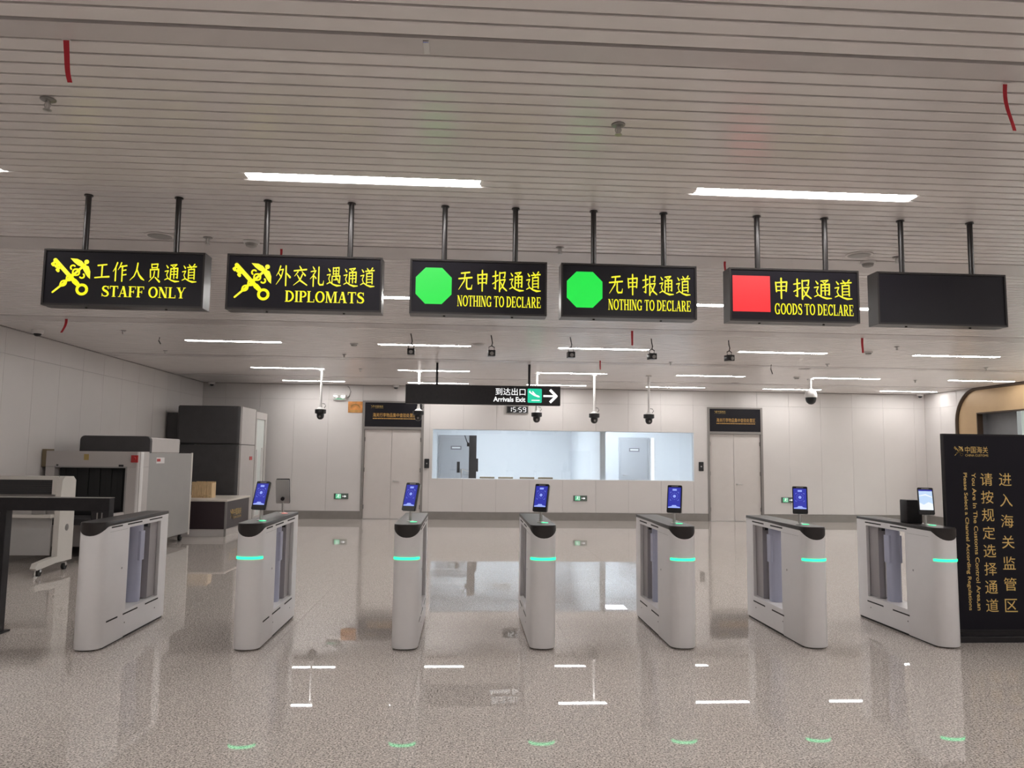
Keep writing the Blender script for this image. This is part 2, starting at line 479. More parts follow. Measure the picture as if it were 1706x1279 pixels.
for bi, (a, b) in enumerate(BANDS):
    y0, y1 = b + .012, ends[bi] - .012
    n = max(1, round((y1 - y0) / .1067)); p = (y1 - y0) / n
    rows = [r for r in LROWS if y0 < r < y1]
    lslot = {int((r - y0) / p): r for r in rows}
    for k in range(n):
        yc = y0 + (k + .5) * p
        segs = [(XL + .02, XR - .02)]
        if k in lslot:
            lamp_slots[lslot[k]] = (yc, p)
            segs = []; x = XL + .02
            for c in LCOLS:
                segs.append((x, c - .004)); x = c + LLEN + .004
            segs.append((x, XR - .02))
        w = p - .017
        for s0, s1 in segs:
            if .8 < yc < 10.0:
                key = (round(s1 - s0, 3), round(w, 4))
                if key not in slat_cache:
                    o = obj('slat', slat_mb(s1 - s0, w), MT['slat'], cl); slat_cache[key] = o.data
                else:
                    o = bpy.data.objects.new('slat', slat_cache[key]); COL.objects.link(o); o.parent = cl
                o.location = (s0, yc, CZ)
            else:
                m = far.setdefault(bi, MB())
                q = slat_mb(s1 - s0, w)
                m.add([(x_ + s0, y_ + yc, z_ + CZ) for x_, y_, z_ in q.v], q.f)
for bi, m in far.items():
    o = obj('slat_field', m, MT['slat'], cl); o['kind'] = 'stuff'

ROWN = ['in the row farthest behind the viewer', 'in the row just behind the viewer', 'in the nearest row above the channel signs', 'in the second row behind the channel signs',
        'in the third row beyond the channel signs', 'in the fourth row above the arrivals sign', 'in the last row by the back wall']
COLN = ['leftmost', 'second from left', 'third from left', 'third from right', 'second from right', 'rightmost']
lamp_d = lamp_h = None
for ri, r in enumerate(LROWS):
    yc, p = lamp_slots[r]
    hw = (p - .016) / 2
    for ci, c in enumerate(LCOLS):
        t = thing('ceiling_lamp', 'lit linear ceiling lamp, %s %s' % (COLN[ci], ROWN[ri]), 'lamp', (c, yc, CZ), 0, 'linear lamps recessed between the ceiling slats')
        if lamp_d is None or True:
            e = .03
            d = MB().add([(0, -hw, 0), (LLEN, -hw, 0), (LLEN - e, hw, 0), (e, hw, 0), (0, -hw, .01), (LLEN, -hw, .01), (LLEN - e, hw, .01), (e, hw, .01)], [(0, 3, 2, 1), (4, 5, 6, 7), (0, 1, 5, 4), (1, 2, 6, 5), (2, 3, 7, 6), (3, 0, 4, 7)])
            h = MB().box(0, LLEN, -hw, hw, .012, .05)
            if lamp_d is None:
                lamp_d = obj('diffuser', d, MT['lamp'], t).data; lamp_h = obj('housing', h, MT['lamp_trim'], t).data
            else:
                for nm, me in (('diffuser', lamp_d), ('housing', lamp_h)):
                    o = bpy.data.objects.new(nm, me); COL.objects.link(o); o.parent = t

# walls
def panels(name, wallobj, place, us, vs, cut=(), gap=.004, thick=.014, m='wall'):
    """panels on a wall; us,vs break positions; place(u0,u1,v0,v1)->box args"""
    for u0, u1 in zip(us, us[1:]):
        for v0, v1 in zip(vs, vs[1:]):
            uu = sorted({u0, u1, *[q for c in cut for q in c[:2] if u0 < q < u1 and not (c[3] <= v0 or c[2] >= v1)]})
            vv = sorted({v0, v1, *[q for c in cut for q in c[2:] if v0 < q < v1 and not (c[1] <= u0 or c[0] >= u1)]})
            mb = MB(); any_ = False
            for a, b in zip(uu, uu[1:]):
                for c_, d in zip(vv, vv[1:]):
                    if any(c[0] - 1e-6 <= a and b <= c[1] + 1e-6 and c[2] - 1e-6 <= c_ and d <= c[3] + 1e-6 for c in cut): continue
                    A = a + gap / 2 if a == u0 else a; B = b - gap / 2 if b == u1 else b
                    C = c_ + gap / 2 if c_ == v0 else c_; D = d - gap / 2 if d == v1 else d
                    if B - A < .002 or D - C < .002: continue
                    mb.box(*place(A, B, C, D, thick)); any_ = True
            if any_: obj(name, mb, MT[m], wallobj, fix=False)

WIN = (-.80, 5.80, 1.00, 2.225)
D1 = (-2.53, -1.02, 0, 2.90)
D2 = (6.15, 7.58, 0, 2.88)
# back wall core with real openings
bw = MB()
for a, b, c, d in ((XL - .2, D1[0], 0, CZ + .1), (D1[1], WIN[0], 0, CZ + .1), (WIN[1], D2[0], 0, CZ + .1), (D2[1], XR + .9, 0, CZ + .1), (WIN[0], WIN[1], 0, WIN[2]), (WIN[0], WIN[1], WIN[3], CZ + .1), (D1[0], D1[1], D1[3], CZ + .1), (D2[0], D2[1], D2[3], CZ + .1)):
    bw.box(a, b, YB + .014, YB + .14, c, d)
wall_back = structure(obj('wall_back', bw, MT['joint']))
us = [XL] + [round(.79 + .8325 * k, 3) for k in range(-8, 14)] + [XR]
panels('wall_panel', wall_back, lambda a, b, c, d, t: (a, b, YB, YB + t, c, d), us, [.19, 2.92, CZ], cut=(WIN, D1, D2))
wall_left = structure(obj('wall_left', MB().box(XL - .15, XL - .014, YN, YB + .1, 0, CZ + .1), MT['joint']))
usl = [YN] + [round(10.9 + .73 * k, 3) for k in range(-19, 11)] + [YB]
panels('wall_panel', wall_left, lambda a, b, c, d, t: (XL - t, XL, a, b, c, d), usl, [.19, 2.92, CZ])
wr = MB().box(XR + .014, XR + .15, 17.66, YB + .1, 0, CZ + .1).box(XR + .014, XR + .15, YN, 9.0, 0, CZ + .1)
wall_right = structure(obj('wall_right', wr, MT['joint']))
panels('wall_panel', wall_right, lambda a, b, c, d, t: (XR, XR + t, a, b, c, d), [17.66, 18.3, YB], [.19, 2.92, CZ])
panels('wall_panel', wall_right, lambda a, b, c, d, t: (XR, XR + t, a, b, c, d), [YN + k * (9 - YN) / 15 for k in range(16)], [.19, 2.92, CZ])
wall_near = structure(obj('wall_near', MB().box(XL - .15, XR + .15, YN - .15, YN, 0, CZ + .1), MT['wall']))
# skirting
bb = MB()
for a, b in ((XL, D1[0]), (D1[1], D2[0]), (D2[1], XR)):
    bb.box(a, b, YB - .012, YB + .013, 0, .185)
structure(obj('baseboard_back', bb, MT['base']))
structure(obj('baseboard_left', MB().box(XL - .013, XL + .012, YN, YB - .013, 0, .185), MT['base']))
structure(obj('baseboard_right', MB().box(XR - .012, XR + .013, 17.66, YB - .013, 0, .185).box(XR - .012, XR + .013, YN, 9, 0, .185), MT['base']))
structure(obj('trim_1', MB().box(XL, XR, YB - .02, YB, CZ - .012, CZ), MT['doorf']))
structure(obj('trim_2', MB().box(XL, XL + .02, YN, YB - .02, CZ - .012, CZ), MT['doorf']))

# doors with lettered panel above
def customs_logo(F=None):
    F = Flat()
    e = emblem().fit(0, 1, 0, 1); F.put(e, lambda u, v: (u, v))
    c = text_flat('中国海关', .0).fit(1.2, 3.7, .32, 1.0); F.put(c, lambda u, v: (u, v))
    g = text_flat('CHINA CUSTOMS', .0).fit(1.2, 3.7, -.02, .2); F.put(g, lambda u, v: (u, v))
    return F
def door(n, D):
    x0, x1, _, z1 = D
    d = structure(obj('door_%d' % n, MB().box(x0, x0 + .055, YB - .025, YB + .12, 0, z1).box(x1 - .055, x1, YB - .025, YB + .12, 0, z1).box(x0 + .055, x1 - .055, YB - .025, YB + .12, z1 - .04, z1).box(x0 + .055, x1 - .055, YB - .025, YB + .12, 2.20, 2.26), MT['doorf']))
    xm = (x0 + x1) / 2 - .03
    for a, b in ((x0 + .058, xm - .003), (xm + .003, x1 - .058)):
        lf = obj('door_leaf', MB().bbox(a, b, YB + .03, YB + .075, .012, 2.195, .004, 1), MT['door'], d)
        hb = MB()
        hx = a + .012 if a < xm - .1 else b - .012
        for hz in (.3, 1.2, 1.95): hb.tube((hx, YB + .02, hz - .05), (hx, YB + .02, hz + .05), .011, 8)
        obj('hinge_set', hb, MT['doorf'], lf)
    h = MB().tube((xm + .07, YB + .03, .93), (xm + .07, YB - .03, .93), .022, 12).tube((xm + .07, YB - .025, .93), (xm + .20, YB - .025, .925), .009, 8)
    obj('door_handle', h, MT['steel'], d, True)
    obj('threshold', MB().box(x0 + .055, x1 - .055, YB - .02, YB + .1, 0, .010), MT['steel'], d)
    obj('hall_board', MB().box(x0 + .057, x1 - .057, YB - .012, YB + .03, 2.262, z1 - .042), MT['signp'], d)
    w = x1 - x0
    F = customs_logo().fit(x0 + w * .13, x0 + w * .33, 2.715, 2.79)
    flat_obj('emblem_print', F, MT['gold'], d, (0, YB - .014, 0))
    F = text_flat('海关行李物品集中查验处置区', .0, 1.0).fit(x0 + w * .165, x0 + w * .87, 2.50, 2.602)
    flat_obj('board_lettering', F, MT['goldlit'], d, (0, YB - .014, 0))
    F = Flat(); x = x0 + w * .165
    while x < x0 + w * .86:
        l = random.uniform(.012, .05); F.poly([(x, 2.455), (x + l, 2.455), (x + l, 2.475), (x, 2.475)]); x += l + .008
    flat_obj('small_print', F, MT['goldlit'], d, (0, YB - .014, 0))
    # added unseen backing that keeps light from shining around the leaves
    obj('door_stop', MB().box(x0, x1, YB + .12, YB + .14, 0, z1), MT['doorf'], d)
door(1, D1); door(2, D2)

# window band with two panes, reveal and the rooms behind
w1 = structure(obj('window_1', MB().box(WIN[0], WIN[1], YB + .014, YB + .14, WIN[2] - .0, WIN[2] + .012).box(WIN[0], WIN[1], YB + .014, YB + .14, WIN[3] - .012, WIN[3]).box(WIN[0], WIN[0] + .012, YB + .014, YB + .14, WIN[2] + .012, WIN[3] - .012).box(WIN[1] - .012, WIN[1], YB + .014, YB + .14, WIN[2] + .012, WIN[3] - .012), MT['roomw']))
for a, b in ((WIN[0] + .014, 3.44), (3.444, WIN[1] - .014)):
    obj('pane', MB().box(a, b, YB + .05, YB + .058, WIN[2] + .014, WIN[3] - .014), MT['glass'], w1)
RB, RZ = 24.3, 2.95
structure(obj('wall_room_back', MB().box(-2.9, 8.4, RB, RB + .1, 0, RZ), MT['roomw']))
structure(obj('wall_room_left', MB().box(-2.9, -2.8, YB + .15, RB, 0, RZ), MT['roomw']))
structure(obj('wall_room_right', MB().box(8.3, 8.4, YB + .15, RB, 0, RZ), MT['roomw']))
structure(obj('wall_partition', MB().box(3.42, 3.56, YB + .15, RB, 0, RZ), MT['roomw']))
structure(obj('ceiling_room', MB().box(-2.9, 8.4, YB + .141, RB + .1, RZ, RZ + .1), MT['roomw']))
structure(obj('floor_room', MB().box(-2.9, 8.4, YB + .141, RB + .1, -.12, 0), MT['floor']))

# ================================================================ CHANNEL GATES
GY0, GY1, GH = 6.33, 7.67, .10
HW = .108
def outline(hw, grow=0.0, ny=0):
    """plan loop: rounded front at y=0, square back at y=L; returns (x,y,front?)"""
    L = GY1 - GY0; dp = .10; pts = []
    N = 16
    for k in range(N + 1):
        a = PI * k / N
        c, s = math.cos(a), math.sin(a)
        x = hw * (1 if c > 0 else -1) * abs(c) ** (2 / 2.35)
        y = dp - dp * abs(s) ** (2 / 2.35)
        pts.append((-x, y - grow * (s > .3)))
    r = .02
    pts += [(hw, L - r), (hw - r * .3, L - r * .3), (hw - r, L), (-hw + r, L), (-hw + r * .3, L - r * .3), (-hw, L - r)]
    return pts
def zcut(x, y, hw):
    if y < .10:
        return .982 - .082 * max(0, 1 - (abs(x) / hw) ** 2.2) ** .62
    return .982
def gate_meshes(three_left, three_right, led):
    pts = outline(HW)
    body = MB()
    # front shell from the nose to the opening
    yo = .46
    fr = [p for p in pts if p[1] <= .11] + [(HW, yo), (-HW, yo)]
    body.loft([[(x * .97, y + .006 * (y < .1), .012) for x, y in fr], [(x, y, .02) for x, y in fr], [(x, y, zcut(x, y, HW)) for x, y in fr]])
    body.box(-HW, HW, yo, 1.16, .02, .235)
    body.box(-HW, HW, yo, 1.16, .928, .982)
    bk = [(-HW, 1.16), (HW, 1.16)] + [p for p in pts if p[1] > .5]
    body.loft([[(x, y, .02) for x, y in bk], [(x, y, .982) for x, y in bk]])
    # rims round the opening
    for sx in (-1, 1):
        x0, x1 = sorted((sx * HW, sx * (HW - .012)))
        body.box(x0, x1, yo, yo + .012, .235, .928).box(x0, x1, 1.148, 1.16, .235, .928)
    cap = MB()
    pc = outline(HW + .003, .002)
    top = [(x * .985, y + .008 * (y < .1) - .004 * (y > 1)) for x, y in pc]
    cap.loft([[(x, y, zcut(x, y, HW + .003) + .0005) for x, y in pc], [(x, y, .9975) for x, y in pc], [(x, y, 1.006) for x, y in top]])
    return body, cap
gb, gc = gate_meshes(0, 0, 1)

def arc_strip(hw, z0, z1, out=.0035):
    m = MB(); N = 22; dp = .10; ring_o, ring_i = [], []
    for k in range(N + 1):
        a = PI * (.10 + .80 * k / N)
        c, s = math.cos(a), math.sin(a)
        x = -hw * (1 if c > 0 else -1) * abs(c) ** (2 / 2.35); y = dp - dp * abs(s) ** (2 / 2.35)
        ring_o.append((x * (1 + out / hw), y - out)); ring_i.append((x * .97, y + .004))
    loop = ring_o + ring_i[::-1]
    m.loft([[(x, y, z0) for x, y in loop], [(x, y, z1) for x, y in loop]])
    return m

gate_names = ['leftmost white gate cabinet, the only one without screen or green strip',
              'second white gate cabinet from the left, with a second face terminal at its far end',
              'third white gate cabinet from the left, in front of the left double door',
              'middle white gate cabinet, fourth from either end of the row',
              'white gate cabinet third from the right, left of the right double door',
              'white gate cabinet second from the right, its left side open to view',
              'rightmost white gate cabinet, beside the black customs banner']
GX = [-2.97, -1.728, -.46, .668, 1.848, 2.982, 4.143]
gate_parts = {}
def gpart(name, key, mb, m, parent, smooth=False):
    if key not in gate_parts:
        o = obj(name, mb(), MT[m], parent, smooth); gate_parts[key] = o.data
    else:
        o = bpy.data.objects.new(name, gate_parts[key]); COL.objects.link(o); o.parent = parent
    return o
for gi, gx in enumerate(GX):
    t = thing('channel_gate', gate_names[gi], 'gate', (gx, GY0, 0), 0, 'row of white channel gates')
    bo = gpart('body', 'body', lambda: gb, 'gate', t, True)
    gpart('top_cap', 'cap', lambda: gc, 'cap', t, True)
    gpart('plinth', 'plinth', lambda: MB().box(-HW + .012, HW - .012, .1, 1.32, 0, .02), 'slot', t)
    if gi > 0:
        gpart('light_strip', 'strip', lambda: arc_strip(HW, .722, .742), 'led', t, True)
    # slots on the two sides
    L3 = [(.42, .72), (.86, 1.18)]
    for sx, sl, zt, zb in ((1, [(.03 + .1, .31 + .02), (.43, .72), (.88, 1.17)], .957, .205), (-1, [(.44, .71), (.87, 1.16)], .957, .185)):
        for a, b in sl:
            xa, xb = sorted((sx * (HW - .004), sx * (HW + .0012)))
            gpart('slot', ('u', sx, a), lambda: MB().box(xa, xb, a, b, zt - .006, zt + .006), 'slot', bo)
            gpart('slot', ('l', sx, a), lambda: MB().box(xa, xb, a, b, zb - .006, zb + .006), 'slot', bo)
        xa, xb = sorted((sx * (HW - .004), sx * (HW + .0006)))
        gpart('seam', ('seam', sx), lambda: MB().box(xa, xb, .11, .44, .9205, .9225), 'greyp', bo)
        gpart('screw', ('screw', sx), lambda: MB().tube((sx * (HW - .003), .47, .13), (sx * (HW + .001), .47, .13), .006, 8).tube((sx * (HW - .003), 1.1, .13), (sx * (HW + .001), 1.1, .13), .006, 8), 'slot', bo)
        gpart('round_lock', ('lock', sx), lambda: MB().tube((sx * (HW - .003), .36, .60), (sx * (HW + .0015), .36, .60), .009, 12), 'greyp', bo)
    # swing column
    def col():
        m = MB(); n = 9; loop = []
        for k in range(n): a = PI * k / (n - 1); loop.append((.058 * math.cos(a), .84 - .04 * math.sin(a)))
        for k in range(n): a = PI + PI * k / (n - 1); loop.append((.058 * math.cos(a), .88 - .04 * math.sin(a)))
        return m.loft([[(x, y, .235) for x, y in loop], [(x, y, .928) for x, y in loop]])
    pl = gpart('swing_column', 'col', col, 'pillar', t, True)
    def win(sx):
        xa, xb = sorted((sx * .04, sx * .066))
        return MB().bbox(xa, xb, .815, .905, .60, .86, .004, 1)
    for sx in (1, -1): gpart('sensor_window', ('w', sx), lambda: win(sx), 'pillar', pl)
    gpart('flap_arm', 'arm', lambda: MB().prism_x([(.87, .925), (.87, .91), (.945, .83), (.965, .82), (.965, .25), (.975, .25), (.975, .845), (.87, .925)], -.018, .018), 'gate', t)
    gpart('parked_flap', 'flap', lambda: MB().box(-.075, .075, .985, 1.155, .24, .922), 'greyp', t)
    gpart('motor_block', 'motor', lambda: MB().box(-.085, .085, .90, .95, .895, .928), 'black', t)

# face terminals
def screen_ui(kind, parent):
    if kind == 'blue':
        F = Flat(); F.poly([(-.054, -.078), (.054, -.078), (.054, .108), (-.054, .108)])
        flat_obj('screen', F, MT['blue'], parent, (0, -.0118, 0))
        G = Flat()
        G.poly([(-.018, .078), (.018, .078), (.018, .094), (-.018, .094)])
        G.poly([(-.052, -.077), (.052, -.077), (.052, -.068), (.022, -.062), (.016, -.052), (-.016, -.052), (-.022, -.062), (-.052, -.068)])
        G.disc(0, .028, .013, 12)
        for k in range(12):
            a = 2 * PI * k / 12; G.disc(.029 * math.cos(a), .028 + .029 * math.sin(a), .0025, 5)
        for sx in (-1, 1):
            for sz in (-1, 1):
                x, z = sx * .037, .028 + sz * .038
                G.poly([(x, z), (x - sx * .012, z), (x - sx * .012, z - sz * .002), (x, z - sz * .002)])
                G.poly([(x, z), (x, z - sz * .012), (x - sx * .002, z - sz * .012), (x - sx * .002, z)])
        flat_obj('screen_graphic', G, MT['bluel'], parent, (0, -.0122, 0))
    else:
        F = Flat(); F.poly([(-.054, -.078), (.054, -.078), (.054, .108), (-.054, .108)])
        flat_obj('screen', F, MT['sky'], parent, (0, -.0118, 0))
        G = Flat()
        G.poly([(-.054, -.078), (.054, -.078), (.054, -.02), (.02, -.005), (-.02, -.03), (-.054, -.01)])
        G.ribbon([(-.05, .05, .008), (.0, .062, .012), (.05, .04, .008)])
        flat_obj('screen_graphic', G, MT['skyw'], parent, (0, -.0122, 0))
        K = Flat(); K.poly([(-.054, .095), (.054, .095), (.054, .108), (-.054, .108)])
        flat_obj('screen_header', K, MT['blue'], parent, (0, -.0124, 0))
def terminal(x, y, yaw, label, kind, deck_light='led_deck'):
    t = thing('face_terminal', label, 'screen', (x, y, 1.006), 0, 'face terminals on the gates')
    obj('pole', MB().tube((0, 0, .004), (0, 0, .12), .012, 14), MT['steel'], t, True)
    obj('base_flange', MB().lathe([(.033, 0), (.033, .004), (.014, .008)], seg=20), MT['steel'], t, True)
    b = obj('tablet', MB().add(*(lambda m: (m.v, m.f))(MB().prism_y([(.062 * sx + 0, z) for sx, z in ()] or rrect(-.063, .063, -.118, .128, .010), -.011, .010))), MT['black'], t, True)
    b.location = (0, -.018, .205); b.rotation_euler = (math.radians(-18), 0, yaw)
    obj('back_shell', MB().prism_y(rrect(-.060, .0645, -.112, .124, .009), .0105, .026), MT['shell'], b, True)
    obj('camera_bar', MB().prism_y(rrect(-.030, .030, .114, .122, .003), -.0122, -.011), MT['steel_d'], b)
    obj('bracket', MB().tube((0, .02, -.06), (0, .045, -.06), .018, 12), MT['blackm'], b, True)
    screen_ui(kind, b)
    obj('base_light', MB().lathe([(.030, 0), (.030, .003)], c=(.03, -.055, .0), seg=18), MT[deck_light], t)  # glowing disc stands for the LED's pool of light on the deck
    return t
def rrect(x0, x1, z0, z1, r, n=4):
    P = []
    for cx, cz, a0 in ((x1 - r, z1 - r, 0), (x0 + r, z1 - r, 90), (x0 + r, z0 + r, 180), (x1 - r, z0 + r, 270)):
        for k in range(n + 1):
            a = math.radians(a0 + 90 * k / n); P.append((cx + r * math.cos(a), cz + r * math.sin(a)))
    return P
TN = ['blue lit face terminal on the second gate from the left, tilted furthest over', 'blue lit face terminal on the third gate from the left', 'blue lit face terminal on the middle gate',
      'blue lit face terminal on the third gate from the right', 'blue lit face terminal on the second gate from the right, facing straight', 'face terminal with a pale sky picture on the rightmost gate']
for k, (gi, yw) in enumerate(((1, -18), (2, -27), (3, -26), (4, -24), (5, -24), (6, -24))):
    terminal(GX[gi] + .005, GY0 + .33, math.radians(yw), TN[k], 'blue' if gi < 6 else 'sky')
terminal(-1.735, 7.50, math.radians(180 + 4), 'grey metal back of a face terminal at the far end of the second gate', 'blue', 'led_red')
# small black reader box on the rightmost gate
t = thing('reader_box', 'small black box standing on the rightmost gate behind its terminal', 'box', (4.15, 6.86, 1.006))
obj('casing', MB().bbox(-.085, .06, -.06, .06, 0, .205, .008, 2), MT['blackm'], t, True)
obj('lid', MB().bbox(-.083, .058, -.058, .058, .205, .211, .004, 1), MT['black'], t)

# ================================================================ HANGING CHANNEL SIGNS
def fr_text(F, x0, x1, z0, z1, sx, sz):
    return F.fit(sx(x0), sx(x1), sz(z0), sz(z1))
SY0, SY1 = 5.05, 5.18
SIGNS = [
 (-2.775, -1.742, 'staff', 'hanging sign STAFF ONLY with lit yellow crossed key emblem, leftmost of the row'),
 (-1.598, -.574, 'dipl', 'hanging sign DIPLOMATS with lit yellow crossed key emblem'),
 (-.388, .540, 'green', 'hanging sign NOTHING TO DECLARE with green octagon, beside the DIPLOMATS sign'),
 (.637, 1.577, 'green', 'hanging sign NOTHING TO DECLARE with green octagon, beside the red square sign'),
 (1.808, 2.732, 'red', 'hanging sign GOODS TO DECLARE with lit red square'),
 (2.864, 3.806, 'off', 'blank unlit black hanging sign, rightmost of the row')]
RODX = [(-2.55, -1.958), (-1.367, -.802), (-.163, .325), (.871, 1.366), (2.036, 2.528), (3.088, 3.605)]
ZS0, ZS1 = 2.522, 2.896
for (x0, x1, kind, lab), rods in zip(SIGNS, RODX):
    xc = (x0 + x1) / 2; w = x1 - x0; h = ZS1 - ZS0
    t = thing('channel_sign', lab, 'sign', (xc, SY0, ZS0), 0, 'lit channel signs hanging over the gates')
    b = .012
    fm = MB()
    d = SY1 - SY0
    for a0, a1, c0, c1 in ((-w / 2, w / 2, 0, b), (-w / 2, w / 2, h - b, h), (-w / 2, -w / 2 + b, b, h - b), (w / 2 - b, w / 2, b, h - b)):
        fm.box(a0, a1, 0, d, c0, c1)
    obj('frame', fm, MT['signf'], t)
    obj('face_panel', MB().box(-w / 2 + b, w / 2 - b, .006, d - .006, b, h - b), MT['signp'], t)
    sc = MB()
    for sx in (-.25, .25): sc.tube((sx * w, d * .5, -.008), (sx * w, d * .5, 0), .008, 8)
    obj('bottom_screw', sc, MT['signf'], t)
    for r in rods:
        rd = obj('hanging_rod', MB().tube((r - xc, .07, h), (r - xc, .07, CZ - ZS0 - .002), .0185, 14), MT['signf'], t, True)
        obj('rod_collar', MB().tube((r - xc, .07, h), (r - xc, .07, h + .012), .026, 14).tube((r - xc, .07, CZ - ZS0 - .010), (r - xc, .07, CZ - ZS0 - .002), .028, 14), MT['signf'], rd, True)
    sx = lambda f: -w / 2 + f * w
    sz = lambda f: h - f * h
    yt = .0045
    if kind == 'staff':
        flat_obj('emblem', emblem().fit(sx(.045), sx(.29), sz(.82), sz(.16)), MT['yellow'], t, (0, yt, 0))
        flat_obj('lettering', kai('工作人员通道').fit(sx(.316), sx(.952), sz(.56), sz(.20)), MT['yellow'], t, (0, yt, 0))
        flat_obj('lettering', serif('STAFF ONLY').fit(sx(.368), sx(.888), sz(.83), sz(.635)), MT['yellow'], t, (0, yt, 0))
    elif kind == 'dipl':
        flat_obj('emblem', emblem().fit(sx(.035), sx(.285), sz(.83), sz(.16)), MT['yellow'], t, (0, yt, 0))
        flat_obj('lettering', kai('外交礼遇通道').fit(sx(.316), sx(.952), sz(.565), sz(.18)), MT['yellow'], t, (0, yt, 0))
        flat_obj('lettering', serif('DIPLOMATS').fit(sx(.377), sx(.888), sz(.845), sz(.64)), MT['yellow'], t, (0, yt, 0))
    elif kind == 'green':
        F = Flat(); c, s = (.04 + .30) / 2, 1.0
        X0, X1, Z0, Z1 = sx(.042), sx(.303), sz(.82), sz(.155)
        q = .27
        F.poly([(X0 + (X1 - X0) * q, Z0), (X1 - (X1 - X0) * q, Z0), (X1, Z0 + (Z1 - Z0) * q), (X1, Z1 - (Z1 - Z0) * q), (X1 - (X1 - X0) * q, Z1), (X0 + (X1 - X0) * q, Z1), (X0, Z1 - (Z1 - Z0) * q), (X0, Z0 + (Z1 - Z0) * q)])
        flat_obj('green_octagon', F, MT['green'], t, (0, yt, 0))
        flat_obj('lettering', kai('无申报通道').fit(sx(.350), sx(.955), sz(.575), sz(.17)), MT['yellow'], t, (0, yt, 0))
        flat_obj('lettering', serif('NOTHING TO DECLARE').fit(sx(.345), sx(.955), sz(.85), sz(.65)), MT['yellow'], t, (0, yt, 0))
    elif kind == 'red':
        F = Flat(); F.poly([(sx(.025), sz(.82)), (sx(.312), sz(.82)), (sx(.312), sz(.145)), (sx(.025), sz(.145))])
        flat_obj('red_square', F, MT['red'], t, (0, yt, 0))
        flat_obj('lettering', kai('申报通道').fit(sx(.350), sx(.948), sz(.575), sz(.165)), MT['yellow'], t, (0, yt, 0))
        flat_obj('lettering', serif('GOODS TO DECLARE').fit(sx(.345), sx(.952), sz(.86), sz(.65)), MT['yellow'], t, (0, yt, 0))

# arrivals sign
t = thing('arrivals_sign', 'long black hanging sign reading Arrivals Exit with white arrow and green plane symbol', 'sign', (.33, 14.0, 2.52))
w, h = 2.87, .355
sx = lambda f: -w / 2 + f * w
sz = lambda f: h - f * h
obj('sign_box', MB().bbox(-w / 2, w / 2, 0, .16, 0, h, .012, 2), MT['blackm'], t)
flat_obj('lettering', text_flat('到达出口', .006).fit(sx(.578), sx(.772), sz(.50), sz(.12)), MT['white'], t, (0, -.0015, 0))
flat_obj('lettering', text_flat('Arrivals Exit', .022).fit(sx(.564), sx(.772), sz(.84), sz(.58)), MT['white'], t, (0, -.0015, 0))
F = Flat(); P = rrect(sx(.786), sx(.878), sz(.87), sz(.13), .02)
F.poly(P); flat_obj('green_tile', F, MT['teal'], t, (0, -.0012, 0))
F = Flat(); X = lambda u: sx(.786) + u * (sx(.878) - sx(.786)); Z = lambda v: sz(.87) + v * (sz(.13) - sz(.87))
F.ribbon([(X(.12), Z(.76), .02), (X(.45), Z(.56), .034), (X(.74), Z(.46), .034), (X(.84), Z(.42), .014)])
F.poly([(X(.30), Z(.84)), (X(.38), Z(.82)), (X(.66), Z(.50)), (X(.45), Z(.52))]); F.poly([(X(.1), Z(.76)), (X(.14), Z(.9)), (X(.28), Z(.66))])
F.poly([(X(.28), Z(.14)), (X(.86), Z(.14)), (X(.86), Z(.21)), (X(.28), Z(.21))])
flat_obj('plane_symbol', F, MT['white'], t, (0, -.002, 0))
F = Flat(); X = lambda u: sx(.888) + u * (sx(.982) - sx(.888))
F.poly([(X(0), Z(.42)), (X(.75), Z(.42)), (X(.75), Z(.56)), (X(0), Z(.56))])
F.ribbon([(X(.46), Z(.94), .05), (X(.90), Z(.49), .05), (X(.46), Z(.04), .05)], False)
flat_obj('arrow_symbol', F, MT['white'], t, (0, -.0015, 0))
for r in (-.555 - .33 + .02, 1.185 - .33):
    obj('hanging_rod', MB().tube((r, .08, h), (r, .08, CZ - 2.52 - .002), .022, 12), MT['blackm'], t, True)

# ================================================================ CAMERAS
def ptz(x, label, z_top=2.50):
    t = thing('dome_camera', label, 'camera', (x, 15.65, 2.27), 0, 'black dome cameras on white drop poles')
    obj('drop_pole', MB().tube((0, 0, .30), (0, 0, CZ - 2.27 - .002), .024, 14).tube((0, 0, CZ - 2.27 - .02), (0, 0, CZ - 2.27 - .002), .06, 16), MT['whitem'], t, True)
    obj('mount_bracket', MB().lathe([(.085, .205), (.06, .235), (.035, .25), (.030, .30)]), MT['whitem'], t, True)
    obj('cable_loop', MB().path([(.03, 0, .33), (.08, 0, .32), (.10, 0, .28), (.07, 0, .235)], .006, 6), MT['rubber'], t, True)
    obj('camera_collar', MB().lathe([(.080, .115), (.112, .13), (.112, .205), (.09, .212)]), MT['black'], t, True)
    d = obj('camera_dome', MB().lathe([(.004, 0), (.035, .006), (.062, .03), (.074, .065), (.074, .12)]), MT['black'], t, True)
    obj('camera_lens', MB().tube((0, -.066, .06), (0, -.082, .055), .022, 12), MT['steel_d'], d, True)
    return t
PN = ['black dome camera on a white drop pole, left of the left double door', 'black dome camera mostly hidden behind the left end of the arrivals sign', 'black dome camera right below the arrow end of the arrivals sign, beside the wall clock',
      'black dome camera on a white drop pole, just right of the arrivals sign', 'black dome camera on a white drop pole, left of the right double door']
pz = None
for x, l in zip((-2.945, -.962, 1.478, 2.683, 3.836), PN):
    pz = ptz(x, l) if pz is None else dup(pz, (x, 15.65, 2.27), 0, l)
t = thing('speed_dome_camera', 'large white dome camera with dark globe near the right double door', 'camera', (7.33, 15.65, 2.74))
